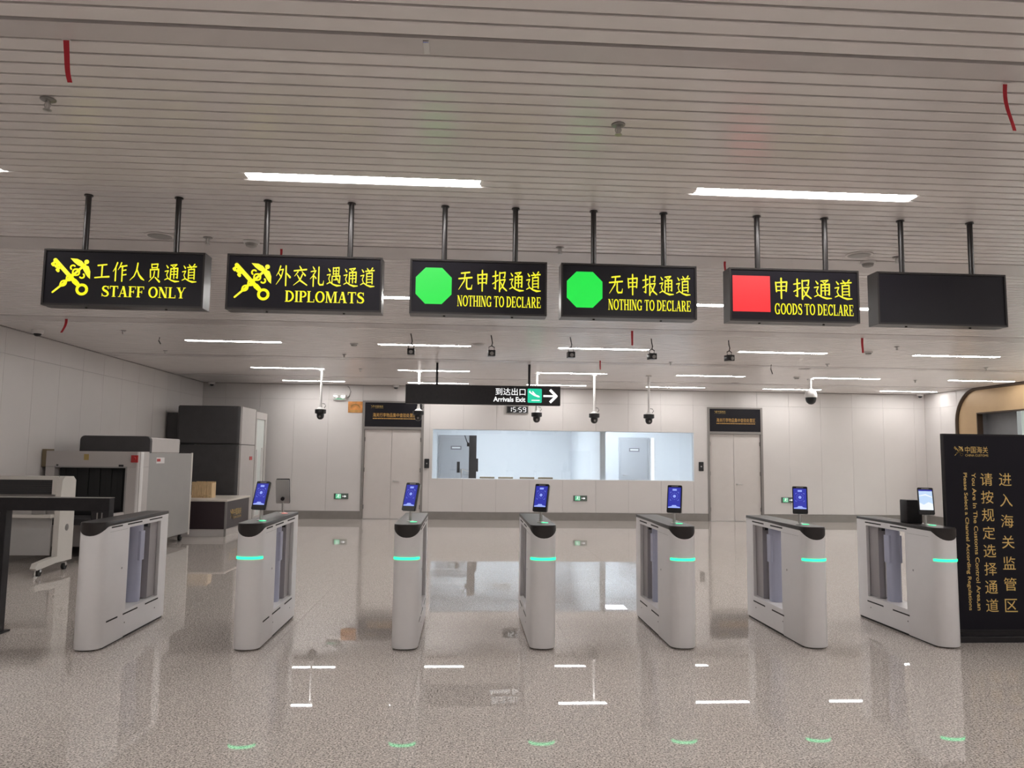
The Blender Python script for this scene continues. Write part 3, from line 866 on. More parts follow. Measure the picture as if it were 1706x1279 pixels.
obj('drop_pole', MB().tube((0, 0, .33), (0, 0, CZ - 2.74 - .002), .022, 12).tube((0, 0, .53), (0, 0, CZ - 2.74 - .002), .07, 16), MT['whitem'], t, True)
obj('camera_housing', MB().lathe([(.125, .15), (.128, .20), (.11, .27), (.06, .32), (.03, .34)]), MT['whitem'], t, True)
obj('camera_dome', MB().lathe([(.004, 0), (.05, .01), (.09, .05), (.108, .10), (.112, .15)]), MT['black'], t, True)

def smallcam(x, rz, label):
    t = thing('box_camera', label, 'camera', (x, 10.7, 2.985), rz, 'small black cameras hanging on cords')
    obj('camera_body', MB().bbox(-.052, .052, -.06, .06, 0, .085, .01, 2), MT['black'], t, True)
    obj('lens', MB().tube((0, -.060, .035), (0, -.072, .033), .026, 14), MT['steel_d'], t, True)
    obj('bracket', MB().path([(-.035, 0, .085), (-.04, 0, .13), (0, 0, .15), (.04, 0, .13), (.035, 0, .085)], .007, 6), MT['blackm'], t, True)
    obj('cord', MB().path([(.0, 0, .148), (.012, .0, .19), (.004, .01, .24), (-.01, .0, CZ - 2.985 - .002)], .008, 6), MT['rubber'], t, True)
    return t
CN = ['small black camera hung on a cord, leftmost of five', 'small black camera hung on a cord above the middle of the arrivals sign', 'small black camera hung on a cord, middle of five',
      'small black camera at the right end of a lamp, fourth of five from the left', 'small black camera hung on a cord, rightmost of five']
sc0 = None
for x, rz, l in zip((-.78, .358, 1.495, 2.672, 3.81), (.0, .05, .1, .25, .35), CN):
    sc0 = smallcam(x, rz, l) if sc0 is None else dup(sc0, (x, 10.7, 2.985), rz, l)

def dome(x, y, label):
    t = thing('mini_dome_camera', label, 'camera', (x, y, CZ - .002), 0, 'small white dome cameras in the ceiling corners')
    obj('dome_ring', MB().lathe([(.055, -.055), (.075, -.045), (.08, 0)]), MT['whitem'], t, True)
    obj('dome_globe', MB().lathe([(.004, -.095), (.03, -.09), (.048, -.072), (.052, -.055)]), MT['black'], t, True)
    return t
dm = None
for x, y, l in ((-6.11, 11.1, 'small white dome camera on the ceiling beside the left wall, nearest one'), (-6.19, 18.85, 'small white dome camera in the far left ceiling corner'),
                (-1.725, 18.85, 'small white dome camera on the ceiling above the left double door'), (11.7, 18.8, 'small white dome camera in the far right ceiling corner')):
    dm = dome(x, y, l) if dm is None else dup(dm, (x, y, CZ - .002), 0, l)

# sprinklers and detectors
def sprinkler(x, y, label):
    t = thing('sprinkler', label, 'sprinkler', (x, y, CZ - .002), 0, 'metal ceiling sprinklers')
    obj('escutcheon', MB().lathe([(.030, -.008), (.036, -.004), (.036, 0)]), MT['steel_d'], t, True)
    obj('sprinkler_body', MB().lathe([(.006, -.05), (.009, -.035), (.009, -.008)], seg=10).lathe([(.020, -.056), (.020, -.053), (.004, -.05)], seg=12), MT['steel'], t, True)
    obj('yoke', MB().path([(-.008, 0, -.01), (-.016, 0, -.03), (-.008, 0, -.05)], .0025, 6).path([(.008, 0, -.01), (.016, 0, -.03), (.008, 0, -.05)], .0025, 6), MT['steel'], t, True)
    return t
SP = [(-2.066, 3.70, 'metal ceiling sprinkler at the upper left, nearest on the left'), (.763, 3.735, 'metal ceiling sprinkler nearest on the right, above the second NOTHING TO DECLARE sign'),
      (-2.08, 6.07, 'metal ceiling sprinkler between the STAFF ONLY and DIPLOMATS signs'), (.755, 6.07, 'metal ceiling sprinkler between the two NOTHING TO DECLARE signs'),
      (3.62, 6.07, 'metal ceiling sprinkler beside the left rod of the blank sign'), (-4.87, 10.98, 'metal ceiling sprinkler below the STAFF ONLY sign, near a red ribbon'),
      (-2.10, 13.13, 'metal ceiling sprinkler left of the leftmost box camera'), (3.66, 13.3, 'metal ceiling sprinkler right of the fourth box camera'),
      (6.48, 10.95, 'metal ceiling sprinkler below the blank sign'), (9.48, 13.2, 'metal ceiling sprinkler at far right beyond the blank sign'),
      (-2.12, 15.32, 'metal ceiling sprinkler right of the leftmost drop pole'), (6.47, 13.13, 'metal ceiling sprinkler above the large white dome camera'),
      (9.55, 15.5, 'metal ceiling sprinkler left of the rightmost fourth row lamp'), (-5.1, 13.1, 'metal ceiling sprinkler near the left wall between second and third bands')]
sp0 = None
for x, y, l in SP:
    sp0 = sprinkler(x, y, l) if sp0 is None else dup(sp0, (x, y, CZ - .002), 0, l)
def detector(x, y, label):
    t = thing('smoke_detector', label, 'detector', (x, y, CZ - .002), 0, 'round white smoke detectors')
    obj('detector_base', MB().lathe([(.06, -.018), (.065, -.01), (.065, 0)]), MT['whitem'], t, True)
    obj('detector_head', MB().lathe([(.02, -.048), (.042, -.04), (.05, -.018)]), MT['steel_d'], t, True)
    return t
de = None
for x, y, l in ((-1.744, 11.81, 'round smoke detector left of the third row second lamp'), (6.37, 11.56, 'round smoke detector beside the red ribbon on the right'),
                (6.9, 15.36, 'round smoke detector left of the large white dome camera'), (-1.76, 6.155, 'round smoke detector above the left end of the DIPLOMATS sign'),
                (3.46, 6.24, 'round smoke detector above the blank sign')):
    de = detector(x, y, l) if de is None else dup(de, (x, y, CZ - .002), 0, l)
def speaker(x, y, label):
    t = thing('ceiling_speaker', label, 'speaker', (x, y, CZ - .002), 0, 'round flush ceiling speakers')
    obj('speaker_ring', MB().lathe([(.095, -.006), (.11, -.004), (.11, 0)], seg=28), MT['band'], t, True)
    obj('speaker_grille', MB().lathe([(.05, -.010), (.09, -.007), (.094, -.004)], seg=28), MT['steel_d'], t, True)
    return t
s0 = speaker(.188, 11.60, 'round ceiling speaker at the right end of a third row lamp above the arrivals sign')
for x, y, l in ((-2.45, 6.06, 'round ceiling speaker above the STAFF ONLY sign'), (3.27, 6.03, 'round ceiling speaker between the red sign and the blank sign'), (6.1, 16.8, 'round ceiling speaker near the back, left of the large white dome'), (6.42, 13.95, 'round ceiling speaker ahead of the large white dome')):
    dup(s0, (x, y, CZ - .002), 0, l)

# hanging ribbons / cords
def ribbon(x, y, ztip, wid, label, curl=0.0):
    t = thing('red_ribbon', label, 'ribbon', (x, y, CZ), 0, 'red ribbons hanging from the ceiling')
    n = 8; L = CZ - ztip; rings = []
    for k in range(n + 1):
        f = k / n; z = -.004 - L * f; dx = curl * f * f; w_ = wid * (1 - .2 * f); yy = .006 * math.sin(f * 5)
        rings.append([(dx - w_ / 2, yy, z), (dx + w_ / 2, yy, z), (dx + w_ / 2, yy + .0012, z), (dx - w_ / 2, yy + .0012, z)])
    obj('ribbon_strip', MB().loft(rings), MT['ribbon'], t, True)
    obj('tape_patch', MB().box(-wid * .7, wid * .7, -.012, .012, -.0035, -.0015), MT['whitem'], t)
ribbon(-1.695, 3.135, 3.104, .024, 'wide red ribbon hanging at the upper left of the view', .03)
ribbon(2.425, 3.16, 3.07, .020, 'red ribbon hanging at the upper right edge of the view', .03)
ribbon(-5.21, 10.1, 3.108, .035, 'red ribbon hanging below the STAFF ONLY sign near the left wall', -.05)
ribbon(2.24, 10.05, 3.09, .03, 'red ribbon below the second NOTHING TO DECLARE sign')
ribbon(5.55, 10.22, 3.078, .035, 'red ribbon below the red square sign')
ribbon(2.235, 6.35, 3.20, .02, 'red ribbon tip above the left corner of the red square sign')
ribbon(-1.568, 6.35, 3.20, .02, 'red ribbon tip above the left end of the DIPLOMATS sign')
ribbon(2.38, 13.27, 3.128, .025, 'red ribbon far back between two box cameras')
for x, y, z, l in ((5.55, 13.4, 3.12, 'short dark cord hanging from the ceiling left of the large white dome'), (-4.61, 11.6, 3.19, 'short dark cord hanging near the leftmost third row lamp')):
    tag(obj('hanging_cord', MB().path([(x, y, CZ), (x - .01, y, (z + CZ) / 2), (x + .02, y, z)], .007, 6), MT['rubber'], None, True), l, 'cord')
t = thing('band_clip', 'small bright metal clip on the nearest ceiling band', 'clip', (-.19, 3.06, CZ))
obj('clip_plate', MB().box(-.012, .012, -.055, .055, -.006, -.0022), MT['whitem'], t)
obj('clip_lip', MB().box(-.012, .012, -.055, -.048, -.014, -.006), MT['chrome'], t)

# ================================================================ THINGS ON THE BACK WALL
def clock(x, y, z, label):
    t = thing('digital_clock', label, 'clock', (x, y, z), 0, 'digital wall clocks showing 15:59')
    w, h = .56, .19
    obj('clock_frame', MB().box(-w / 2, w / 2, -.05, 0, -h / 2, h / 2), MT['steel_d'], t)
    obj('clock_face', MB().box(-w / 2 + .02, w / 2 - .02, -.054, -.05, -h / 2 + .015, h / 2 - .015), MT['clockf'], t)
    flat_obj('digits', seven('15:59').fit(-.16, .22, -.062, .062), MT['white'], t, (0, -.0555, 0))
    return t
clock(1.30, YB, 2.735, 'digital wall clock showing 15:59 below the arrivals sign')
clock(1.22, RB, 2.50, 'digital clock in the room behind the window, cut off by the window top')

def exit_sign(x, label):
    t = thing('exit_sign', label, 'sign', (x, YB, .55), 0, 'low green exit signs on the back wall')
    w, h = .345, .135
    obj('sign_frame', MB().box(-w / 2, w / 2, -.02, 0, -h / 2, h / 2), MT['exitd'], t)
    F = Flat(); F.poly([(-.13, -.055), (.0, -.055), (.0, .055), (-.13, .055)])
    flat_obj('green_panel', F, MT['exitg'], t, (0, -.0212, 0))
    F = Flat()
    F.disc(-.06, .038, .010, 8); F.ribbon([(-.062, .026, .014), (-.07, -.004, .013), (-.05, -.022, .009), (-.055, -.048, .008)]); F.ribbon([(-.07, -.004, .010), (-.088, -.024, .008), (-.104, -.024, .008)])
    F.ribbon([(-.062, .02, .007), (-.042, .008, .006), (-.034, .02, .006)]); F.ribbon([(-.064, .02, .007), (-.085, .018, .006), (-.09, .0, .006)])
    F.ribbon([(-.018, .05, .006), (-.018, -.05, .006)], False); F.ribbon([(-.115, .05, .005), (-.02, .05, .005)], False)
    F.poly([(.03, -.008), (.09, -.008), (.09, .008), (.03, .008)]); F.poly([(.085, -.03), (.13, 0), (.085, .03)])
    flat_obj('symbol_print', F, MT['white'], t, (0, -.0218, 0))
    return t
exit_sign(-2.995, 'low green exit sign left of the left double door')
exit_sign(2.897, 'low green exit sign under the long window')
exit_sign(8.205, 'low green exit sign right of the right double door')
def reader(x, label):
    t = thing('card_reader', label, 'card reader', (x, YB, 1.37), 0, 'black card readers beside the doors')
    obj('reader_case', MB().prism_y(rrect(-.06, .06, -.115, .115, .012), -.022, 0), MT['black'], t, True)
    obj('reader_button', MB().tube((0, -.022, 0), (0, -.026, 0), .018, 14), MT['steel'], t, True)
reader(-.928, 'black card reader between the left double door and the window')
reader(5.975, 'black card reader between the window and the right double door')
t = thing('emergency_light', 'twin head emergency light high on the wall left of the left door', 'light', (-3.10, YB, 2.98))
obj('light_box', MB().bbox(-.15, .15, -.07, 0, -.08, .06, .01, 2), MT['whitem'], t)
for sx in (-1, 1):
    hd = obj('lamp_head', MB().tube((sx * .09, -.07, .02), (sx * .09, -.14, .01), .055, 16, .07), MT['whitem'], t, True)
    obj('reflector', MB().tube((sx * .09, -.1405, .01), (sx * .09, -.143, .01), .055, 16), MT['chrome'], hd, True)
obj('status_strip', MB().box(-.12, .12, -.0725, -.07, -.06, -.04), MT['exitg'], t)
obj('power_cable', MB().path([(.13, -.04, -.05), (.22, -.03, .02), (.26, -.02, .14), (.22, -.02, .24), (.18, -.015, .27)], .010, 8), MT['steel_d'], t, True)
t = thing('orange_plaque', 'small orange wall plaque beside the left door sign board', 'plaque', (-2.71, YB, 2.735))
obj('plaque_board', MB().box(-.185, .168, -.016, 0, -.135, .14), MT['plaque'], t)
F = Flat(); F.arc(-.01, -.03, .11, .10, 10, 170, .02, .02, rnd=True); F.poly([(-.14, -.09), (.13, -.09), (.13, -.078), (-.14, -.078)]); F.poly([(-.14, -.115), (.13, -.115), (.13, -.105), (-.14, -.105)])
flat_obj('plaque_print', F, MT['yelp'], t, (0, -.0172, 0))

# ---- room behind the window
def room_door(x0, x1, z1, label, hs=1):
    t = thing('inner_door', label, 'door', ((x0 + x1) / 2, RB - .002, 0), 0)
    w = (x1 - x0) / 2
    obj('door_casing', MB().box(-w - .06, -w, -.05, 0, 0, z1 + .06).box(w, w + .06, -.05, 0, 0, z1 + .06).box(-w, w, -.05, 0, z1, z1 + .06), MT['roomd'], t)
    obj('door_leaf', MB().bbox(-w + .003, w - .003, -.04, 0, .01, z1 - .003, .004, 1), MT['roomd'], t)
    obj('name_plate', MB().box(-.17, .17, -.05, -.04, 1.76, 1.88), MT['greyw'], t)
    obj('plate_print', MB().box(-.13, .13, -.052, -.05, 1.80, 1.845), MT['pale'], t)
    obj('door_handle', MB().tube((-hs * (w - .09), -.04, 1.0), (-hs * (w - .09), -.09, 1.0), .02, 10).tube((-hs * (w - .09), -.085, 1.0), (-hs * (w - .22), -.085, 1.0), .009, 8), MT['steel'], t, True)
room_door(-.76, .22, 2.16, 'grey inner door with dark name plate, seen through the left part of the window', -1)
room_door(5.02, 5.90, 2.16, 'grey inner door with dark name plate, seen through the right part of the window', 1)
structure(obj('trim_3', MB().box(6.02, 6.12, RB - .03, RB, 0, 2.22), MT['white']))  # glowing strip stands in for the bright opening beside the inner door
t = thing('display_stand', 'tall black display stand seen edge on through the window', 'stand', (.22, 20.6, 0))
obj('stand_column', MB().bbox(-.10, .10, -.08, .08, .03, 2.12, .01, 2), MT['black'], t)
obj('stand_base', MB().bbox(-.17, .17, -.25, .25, 0, .03, .01, 2), MT['black'], t)
obj('side_box', MB().bbox(.10, .15, -.07, .07, 1.15, 1.50, .008, 2), MT['black'], t)
obj('antenna_arm', MB().path([(-.10, 0, 1.88), (-.16, 0, 1.95), (-.22, 0, 2.12)], .014, 8).box(-.16, -.10, -.03, .03, 1.82, 1.92), MT['black'], t)
t = thing('arm_camera', 'small dark camera on a bent silver arm beside the display stand', 'camera', (-.10, 20.5, 1.15))
obj('camera_body', MB().bbox(-.10, -.02, -.05, .05, -.03, .26, .008, 2), MT['black'], t)
obj('silver_arm', MB().path([(-.02, 0, .04), (.05, 0, .06), (.14, 0, .03), (.215, .0, .0)], .018, 8), MT['steel'], t, True)
obj('arm_joint', MB().lathe([(.03, -.05), (.035, 0), (.03, .05)], c=(.02, 0, 0)), MT['steel'], t, True)
obj('arm_post', MB().tube((.02, 0, -1.15), (.02, 0, -.05), .015, 10), MT['steel'], t, True)
def chair(x, label):
    t = thing('office_chair', label, 'chair', (x, 20.6, 0), 0, 'brown chairs inside the room behind the window')
    obj('backrest', MB().bbox(-.20, .20, -.02, .02, .60, 1.015, .015, 3), MT['brown'], t)
    obj('seat', MB().bbox(-.22, .22, .02, .45, .44, .49, .02, 3), MT['brown'], t)
    for sx in (-1, 1):
        obj('leg', MB().tube((sx * .19, .0, 0), (sx * .19, .0, .62), .012, 8), MT['steel_d'], t)
        obj('leg', MB().tube((sx * .19, .42, 0), (sx * .19, .42, .44), .012, 8), MT['steel_d'], t)
chair(.62, 'brown chair back behind the window, nearest the black display stand')
chair(1.12, 'brown chair back behind the window, second from the display stand')
chair(1.70, 'brown chair back behind the window, third from the display stand')
chair(2.20, 'brown chair back behind the window, farthest from the display stand')
def panel_lamp(x, y, label, p):
    t = thing('panel_lamp', label, 'lamp', (x, y, RZ), 0, 'square panel lamps in the rooms behind the window')
    obj('lamp_frame', MB().box(-.32, .32, -.32, .32, -.02, 0), MT['whitem'], t)
    m = MT['room_lamp']
    obj('diffuser', MB().box(-.30, .30, -.30, .30, -.026, -.0202), m, t)
MT['room_lamp'] = glow('room_lamp_diffuser', (.86, .93, 1.0), 85.0)
panel_lamp(1.05, 22.2, 'cool white square lamp in the room ceiling near the clock', 1)
panel_lamp(1.05, 20.2, 'cool white square lamp in the room ceiling near the window', 1)  # added fill lamp, kept out of view above the window
panel_lamp(4.62, 23.2, 'cool white square lamp at the back of the right room ceiling', 1)
panel_lamp(6.3, 20.3, 'cool white square lamp in the right room ceiling near the window', 1)  # added hidden lamp that brightens the right room

# ================================================================ LEFT SIDE EQUIPMENT
# baggage scanner
t = thing('baggage_scanner', 'large grey baggage x-ray scanner with dark hood by the left wall', 'scanner', (0, 0, 0))
X0, X1 = -6.30, -4.96
obj('cabinet', MB().bbox(X0, X1, 12.30, 14.26, .14, 1.555, .012, 2), MT['hull'], t)
obj('edge_strip', MB().box(X1 - .01, X1 + .006, 14.20, 14.262, .10, 1.565), MT['hull_w'], t)
fx0, fx1 = -6.34, -4.94
fr = MB()
for a, b, c, d in ((fx0, fx1, 1.335, 1.575), (fx0, -6.20, .14, 1.335), (-5.14, fx1, .14, 1.335), (-6.20, -5.14, .14, .58)):
    fr.bbox(a, b, 11.98, 12.30, c, d, .008, 2)
obj('front_fascia', fr, MT['hull_l'], t)
obj('corner_pillar', MB().lathe([(.055, .16), (.055, 1.57)], c=(-4.975, 12.03, 0), seg=18), MT['whitem'], t, True)
obj('tunnel', MB().box(-6.19, -5.15, 12.15, 12.295, .585, 1.33), MT['black'], t)
cm = MB()
for k in range(12):
    x = -6.18 + k * .086; cm.box(x, x + .08, 12.10 + .012 * (k % 2), 12.108 + .012 * (k % 2), .70, 1.32)
cu = obj('lead_curtain', cm, MT['rubber'], t); cu['kind'] = 'stuff'
obj('tunnel_rim', MB().box(-6.205, -5.135, 11.972, 11.98, 1.325, 1.345).box(-5.155, -5.135, 11.972, 11.98, .58, 1.325), MT['hull'], t)
hood = rrect(-6.02, -4.97 + .02, 1.30, 1.82, .07)
hood = [(x, max(z, 1.556)) for x, z in hood]
obj('hood_front', MB().prism_y([(x, z) for x, z in hood], 12.32, 12.40), MT['hull_d'], t)
obj('hood', MB().bbox(-6.0, -4.96, 12.40, 13.62, 1.556, 1.80, .03, 3), MT['hull_l'], t)
obj('emergency_stop', MB().box(-5.075, -4.975, 11.955, 11.98, 1.41, 1.52).tube((-5.025, 11.955, 1.465), (-5.025, 11.92, 1.465), .03, 14), MT['redp'], t)
obj('yellow_label', MB().box(-5.78, -5.71, 11.975, 11.98, 1.44, 1.53), MT['yelp'], t)
obj('side_badge', MB().box(X1, X1 + .004, 12.62, 12.95, 1.39, 1.485), MT['whitem'], t)
obj('badge_print', MB().box(X1 + .004, X1 + .006, 12.64, 12.78, 1.42, 1.465), MT['redp'], t)
obj('control_box', MB().box(-6.41, -6.34, 12.0, 12.2, 1.33, 1.60), MT['brown'], t)
obj('indicator', MB().box(-5.26, -5.19, 11.974, 11.98, 1.345, 1.375).box(-6.18, -6.15, 11.974, 11.98, 1.35, 1.37), MT['black'], t)
obj('roller_bed', MB().box(-6.15, -5.2, 11.35, 12.1, .52, .60), MT['hull_d'], t)
obj('bed_rail', MB().box(-5.2, -5.14, 11.35, 12.0, .50, .66), MT['hull_l'], t)
for x, y in ((-5.06, 13.05), (-6.2, 13.05), (-5.06, 14.1), (-6.2, 14.1), (-5.06, 12.2), (-6.2, 12.2)):
    c = obj('caster', MB().tube((x - .02, y, .055), (x + .02, y, .055), .055, 16), MT['rubber'], t, True)
    obj('fork', MB().box(x - .03, x + .03, y - .02, y + .02, .07, .14), MT['chrome'], c)
for y in (12.9, 13.2):
    obj('levelling_foot', MB().lathe([(.03, 0), (.03, .012), (.01, .02), (.01, .14)], c=(-5.0, y, 0), seg=12), MT['chrome'], t, True)

# roller station in front of it
t = thing('inspection_station', 'cream wheeled inspection station with black sloped hood at the left edge', 'station', (0, 0, 0))
prof = [(10.42, .20), (10.42, 1.02), (10.44, 1.19), (10.50, 1.235), (10.72, 1.235), (10.79, 1.18), (10.80, .12), (10.40, .12), (9.97, .085), (9.93, .11), (9.97, .17), (10.30, .20)]
obj('side_cheek', MB().prism_x(prof, -5.36, -5.29), MT['hull_w'], t)
obj('side_cheek', MB().prism_x(prof, -6.40, -6.37), MT['hull_w'], t)
obj('hood_frame', MB().box(-6.37, -5.36, 10.46, 10.74, 1.19, 1.235).box(-6.37, -6.30, 10.44, 10.50, 1.0, 1.19).box(-5.42, -5.36, 10.44, 10.50, 1.0, 1.19), MT['hull_w'], t)
sl = obj('dark_screen', MB().prism_x([(10.455, 1.0), (10.475, 1.19), (10.51, 1.19), (10.49, 1.0)], -6.30, -5.42), MT['black'], t)
lv = MB()
for k in range(7): lv.box(-6.29, -5.43, 10.448 + .003 * k, 10.456 + .003 * k, 1.01 + .026 * k, 1.018 + .026 * k)
o = obj('louvre_lines', lv, MT['hull_d'], sl); o['kind'] = 'stuff'
obj('work_shelf', MB().bbox(-6.37, -5.36, 10.33, 10.74, .70, .745, .01, 2), MT['hull_w'], t)
obj('upper_back', MB().box(-6.37, -5.36, 10.62, 10.64, .745, 1.19), MT['hull_l'], t)
obj('front_panel', MB().bbox(-6.36, -5.40, 10.44, 10.47, .21, .69, .005, 1), MT['panelg'], t)
obj('shelf_latch', MB().bbox(-5.62, -5.45, 10.36, 10.42, .745, .80, .008, 2).bbox(-6.25, -6.05, 10.36, 10.44, .745, .79, .008, 2), MT['steel_d'], t)
obj('side_badge', MB().tube((-5.292, 10.62, .56), (-5.286, 10.62, .56), .045, 20), MT['steel_d'], t, True)
for x, y in ((-5.325, 10.07), (-5.325, 10.68), (-6.33, 10.07), (-6.33, 10.68)):
    c = obj('caster', MB().tube((x - .018, y, .045), (x + .018, y, .045), .045, 16), MT['rubber'], t, True)
    obj('fork', MB().box(x - .026, x + .026, y - .02, y + .02, .05, .10), MT['chrome'], c)
obj('jack_foot', MB().lathe([(.028, 0), (.028, .012), (.009, .02), (.009, .10)], c=(-5.325, 9.99, 0), seg=12), MT['chrome'], t, True)

# black metal barrier frame beside the leftmost gate
t = thing('barrier_frame', 'black metal barrier frame standing left of the leftmost gate', 'barrier', (0, 0, 0))
for a, b in ((-4.12, -3.965), (-3.25, -3.10)):
    po = obj('post', MB().bbox(a, b, 6.92, 7.02, .015, 1.055, .006, 2), MT['blackm'], t)
    obj('groove', MB().box(a + .05, a + .06, 6.915, 6.92, .05, 1.04).box(b - .06, b - .05, 6.915, 6.92, .05, 1.04), MT['steel_d'], po)
    obj('foot_plate', MB().box(a - .015, b + .015, 6.86, 7.08, 0, .015), MT['blackm'], t)
obj('top_rail', MB().bbox(-4.12, -3.10, 6.92, 7.02, 1.055, 1.165, .006, 2), MT['blackm'], t)
obj('rail_cover', MB().box(-4.12, -3.10, 6.915, 7.025, 1.165, 1.169), MT['steel_d'], t)

# tall dark machine in the far left corner
t = thing('screening_machine', 'tall charcoal screening cabinet in the far left corner', 'machine', (0, 0, 0))
obj('lower_cabinet', MB().bbox(-6.10, -4.80, 16.50, 17.75, .10, 1.745, .05, 3), MT['hull_d'], t)
obj('upper_cabinet', MB().bbox(-6.10, -4.80, 16.50, 17.75, 1.76, 2.57, .05, 3), MT['hull_d'], t)
obj('side_panel', MB().box(-4.80, -4.76, 16.56, 17.60, .10, 1.745).box(-4.80, -4.76, 16.56, 17.60, 1.76, 2.56), MT['hull_l'], t)
obj('rear_housing', MB().box(-6.38, -6.10, 16.7, 17.6, .1, 2.42), MT['hull_d'], t)
df = MB().box(-4.80, -4.75, 17.62, 17.70, .05, 2.52).box(-4.80, -4.75, 18.42, 18.56, .05, 2.52).box(-4.80, -4.75, 17.70, 18.42, 2.36, 2.52).box(-4.80, -4.75, 17.70, 18.42, .05, .15)
obj('door_frame', df, MT['hull_l'], t)
obj('glass_door', MB().box(-4.79, -4.78, 17.70, 18.42, .15, 2.36), MT['pale'], t)
obj('aluminium_rail', MB().box(-4.79, -4.74, 17.74, 17.80, .15, 1.65).box(-4.79, -4.74, 18.22, 18.27, .15, 1.70), MT['whitem'], t)
obj('red_button', MB().box(-4.76, -4.752, 17.22, 17.42, 1.42, 1.50), MT['redp'], t)
obj('plinth', MB().box(-6.06, -4.84, 16.56, 17.7, 0, .10), MT['black'], t)

# desk and crate
t = thing('inspection_desk', 'low dark desk with cream top and gold customs lettering on its side', 'desk', (0, 0, 0))
obj('desk_top', MB().bbox(-5.82, -4.46, 14.78, 16.35, .655, .69, .008, 2), MT['desk_t'], t)
obj('front_board', MB().box(-5.80, -4.50, 14.80, 14.83, .14, .655), MT['desk'], t)
obj('side_board', MB().box(-4.50, -4.475, 14.80, 16.3, .14, .655), MT['desk_s'], t)
obj('side_board', MB().box(-5.80, -5.775, 14.83, 16.3, .14, .655), MT['desk_s'], t)
obj('kick_board', MB().box(-5.78, -4.49, 14.815, 16.28, 0, .14), MT['hull_l'], t)
obj('edge_strip', MB().box(-4.505, -4.472, 14.795, 14.83, 0, .655), MT['steel_d'], t)
F = customs_logo().fit(0, .72, 0, .19)
flat_obj('gold_logo', F, MT['gold'], t, (-4.473, 15.05, .30), (0, 0, PI / 2))
t = thing('pine_crate', 'small pale pine slatted crate on the inspection desk', 'crate', (-5.14, 15.5, .69))
for k in range(4):
    obj('slat', MB().box(-.19 + k * .097, -.105 + k * .097, -.13, -.115, 0, .31 + .008 * (k % 2)), MT['wood'], t)
    obj('slat', MB().box(-.19 + k * .097, -.105 + k * .097, .115, .13, 0, .31), MT['wood'], t)
for sx in (-.193, .179): obj('end_board', MB().box(sx, sx + .014, -.115, .115, 0, .29), MT['wood'], t)
obj('batten', MB().box(-.19, .19, -.145, -.13, .03, .06).box(-.19, .19, -.145, -.13, .25, .28), MT['wood'], t)
obj('crate_bottom', MB().box(-.18, .18, -.115, .115, .0, .012), MT['wood'], t)

# ================================================================ RIGHT SIDE: BANNER AND GOLD PORTAL
t = thing('customs_banner', 'tall black standing banner with gold customs lettering at the right', 'banner', (4.30, 6.60, 0))
BW = .92
obj('banner_board', MB().box(.012, BW - .012, .004, .030, .10, 1.812), MT['poster'], t)
obj('banner_frame', MB().box(0, .012, 0, .034, .05, 1.824).box(BW - .012, BW, 0, .034, .05, 1.824).box(.012, BW - .012, 0, .034, 1.812, 1.824).box(.012, BW - .012, 0, .034, .085, .10), MT['blackm'], t)
obj('banner_foot', MB().bbox(-.0, BW, -.06, .10, 0, .05, .008, 2), MT['blackm'], t)
obj('foot_ledge', MB().box(.0, BW, -.012, .0, .05, .085), MT['blackm'], t)
def bput(name, F, x0, x1, z0, z1):
    flat_obj(name, F.fit(x0 - 4.30, x1 - 4.30, z0, z1), MT['gold'], t, (0, .0028, 0))
bput('banner_logo', customs_logo(), 4.405, 4.725, 1.622, 1.712)
for i, ch in enumerate('请按规定选择通道'):
    zc = 1.418 - i * .1585
    bput('banner_character', text_flat(ch, .0), 4.640, 4.755, zc - .057, zc + .057)
for i, ch in enumerate('进入海关监管区'):
    zc = 1.418 - i * .185
    bput('banner_character', text_flat(ch, .0), 4.815, 4.932, zc - .057, zc + .057)
for s, xc, z0, z1 in (('You Are In The Customs Control Area,an', 4.576, .265, 1.475), ('Please Select a Channel According Regulations', 4.495, .265, 1.475)):
    F = text_flat(s, .012); a, b, c, d = F.bounds()
    G = Flat(); G.v = [(z, 0, -x) for x, _, z in F.v]; G.f = F.f
    bput('banner_line', G, xc - .022, xc + .022, z0, z1)

# gold portal in the right wall
pr = structure(obj('wall_portal', MB().box(XR + .02, XR + .06, 9.0, 9.05, 0, .02), MT['goldw']))
r = .78; pts = [(17.62, 0.0)]
for k in range(13):
    a = PI / 2 * k / 12
    pts.append((17.62 - r * 1.0 + r * math.cos(a), 3.25 - r + r * math.sin(a)))
pts += [(9.0, 3.25)]
inner = [(9.0, 2.70), (16.95, 2.70), (16.95, 0.0)]
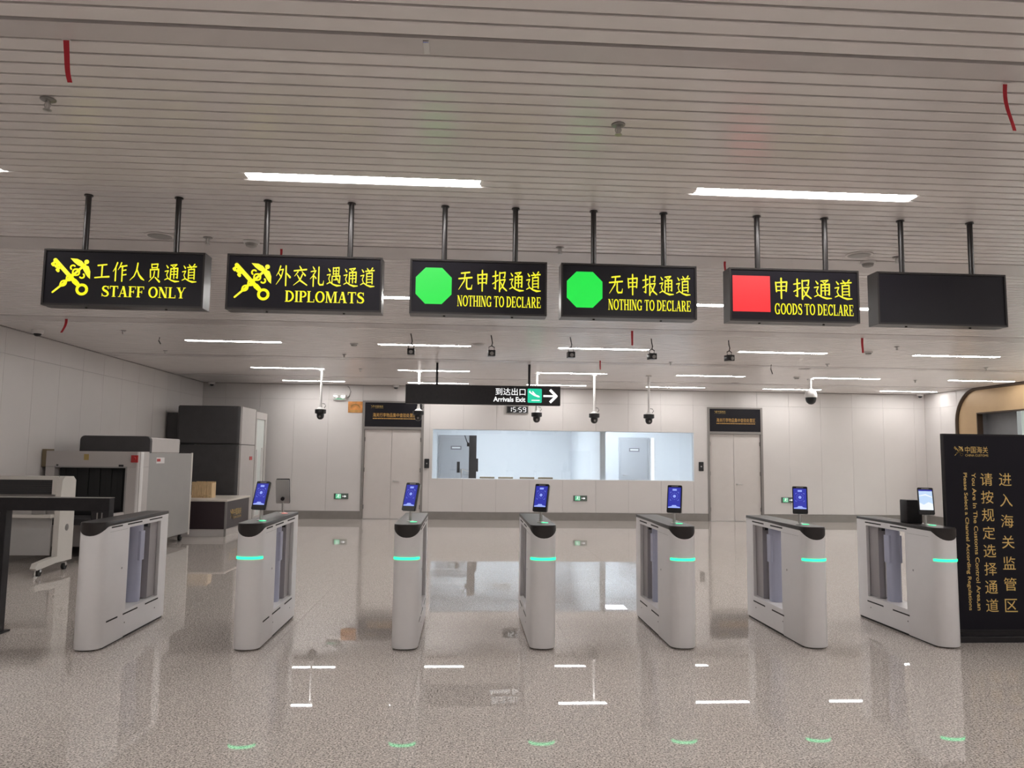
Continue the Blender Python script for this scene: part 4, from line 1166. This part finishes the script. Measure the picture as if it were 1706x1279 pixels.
# jamb and header as strips between the outer curve and the rectangular opening
mb = MB()
jl = [(17.62, 0), *pts[1:7], (16.95, pts[6][1] if False else 2.70), (16.95, 0)]
mb.prism_x([(17.62, 0)] + pts[1:8] + [(16.95, 2.70), (16.95, 0)], XR, XR + .12)
mb.prism_x(pts[7:] + [(9.0, 2.70), (16.95, 2.70)], XR, XR + .12)
obj('gold_cladding', mb, MT['goldw'], pr)
obj('bronze_trim', MB().path([(XR - .015, y, z) for y, z in [(17.66, 0), (17.66, 1.2)] + [(y + .04, z + .02) for y, z in pts[1:]]], .04, 8), MT['bronze'], pr, True)
obj('opening_trim', MB().box(XR - .006, XR + .125, 16.93, 16.96, 0, 2.68).box(XR - .006, XR + .125, 9.0, 16.96, 2.68, 2.71), MT['bronze'], pr)
arc_o = [(17.64, 2.40)] + [(y + .03, z + .03) for y, z in pts[1:14]]
for k in range(len(arc_o) - 1):
    (ya, za), (yb, zb) = arc_o[k], arc_o[k + 1]
    if k == 0: sp = MB()
    sp.prism_x([(ya, za), (17.66, za), (17.66, CZ), (ya, CZ)] if k == 0 else [(yb, zb), (ya, za), (ya, CZ), (yb, CZ)], XR, XR + .014)
obj('wall_panel', sp, MT['wall'], pr)
obj('infill', MB().box(XR + .121, XR + .15, 9, 17.66, 2.72, CZ + .1).box(XR + .121, XR + .15, 17.0, 17.66, 0, 2.72), MT['joint'], pr)
structure(obj('wall_passage', MB().box(XR + .25, XR + .35, 16.0, 17.2, 0, 3.2).box(XR + .15, XR + .25, 16.97, 17.1, 0, 3.2), MT['greyw']))
structure(obj('wall_passage_far', MB().box(13.6, 13.7, 8.9, 17.2, 0, 3.2).box(XR + .15, 13.7, 8.8, 8.9, 0, 3.2).box(XR + .36, 13.6, 17.1, 17.2, 0, 3.2), MT['pale']))
structure(obj('ceiling_passage', MB().box(XR + .15, 13.7, 8.8, 17.2, 3.2, 3.3), MT['pale']))
structure(obj('floor_passage', MB().box(XR + .001, 13.7, 8.8, 17.2, -.1, 0), MT['floor']))
t = thing('passage_lamp', 'lamp in the passage behind the gold portal', 'lamp', (12.8, 13.5, 3.2))
obj('lamp_frame', MB().box(-.33, .33, -1.8, 1.8, -.02, 0), MT['whitem'], t)
obj('diffuser', MB().box(-.3, .3, -1.75, 1.75, -.026, -.0205), glow('passage_diffuser', (.95, 1.0, .96), 22.0), t)
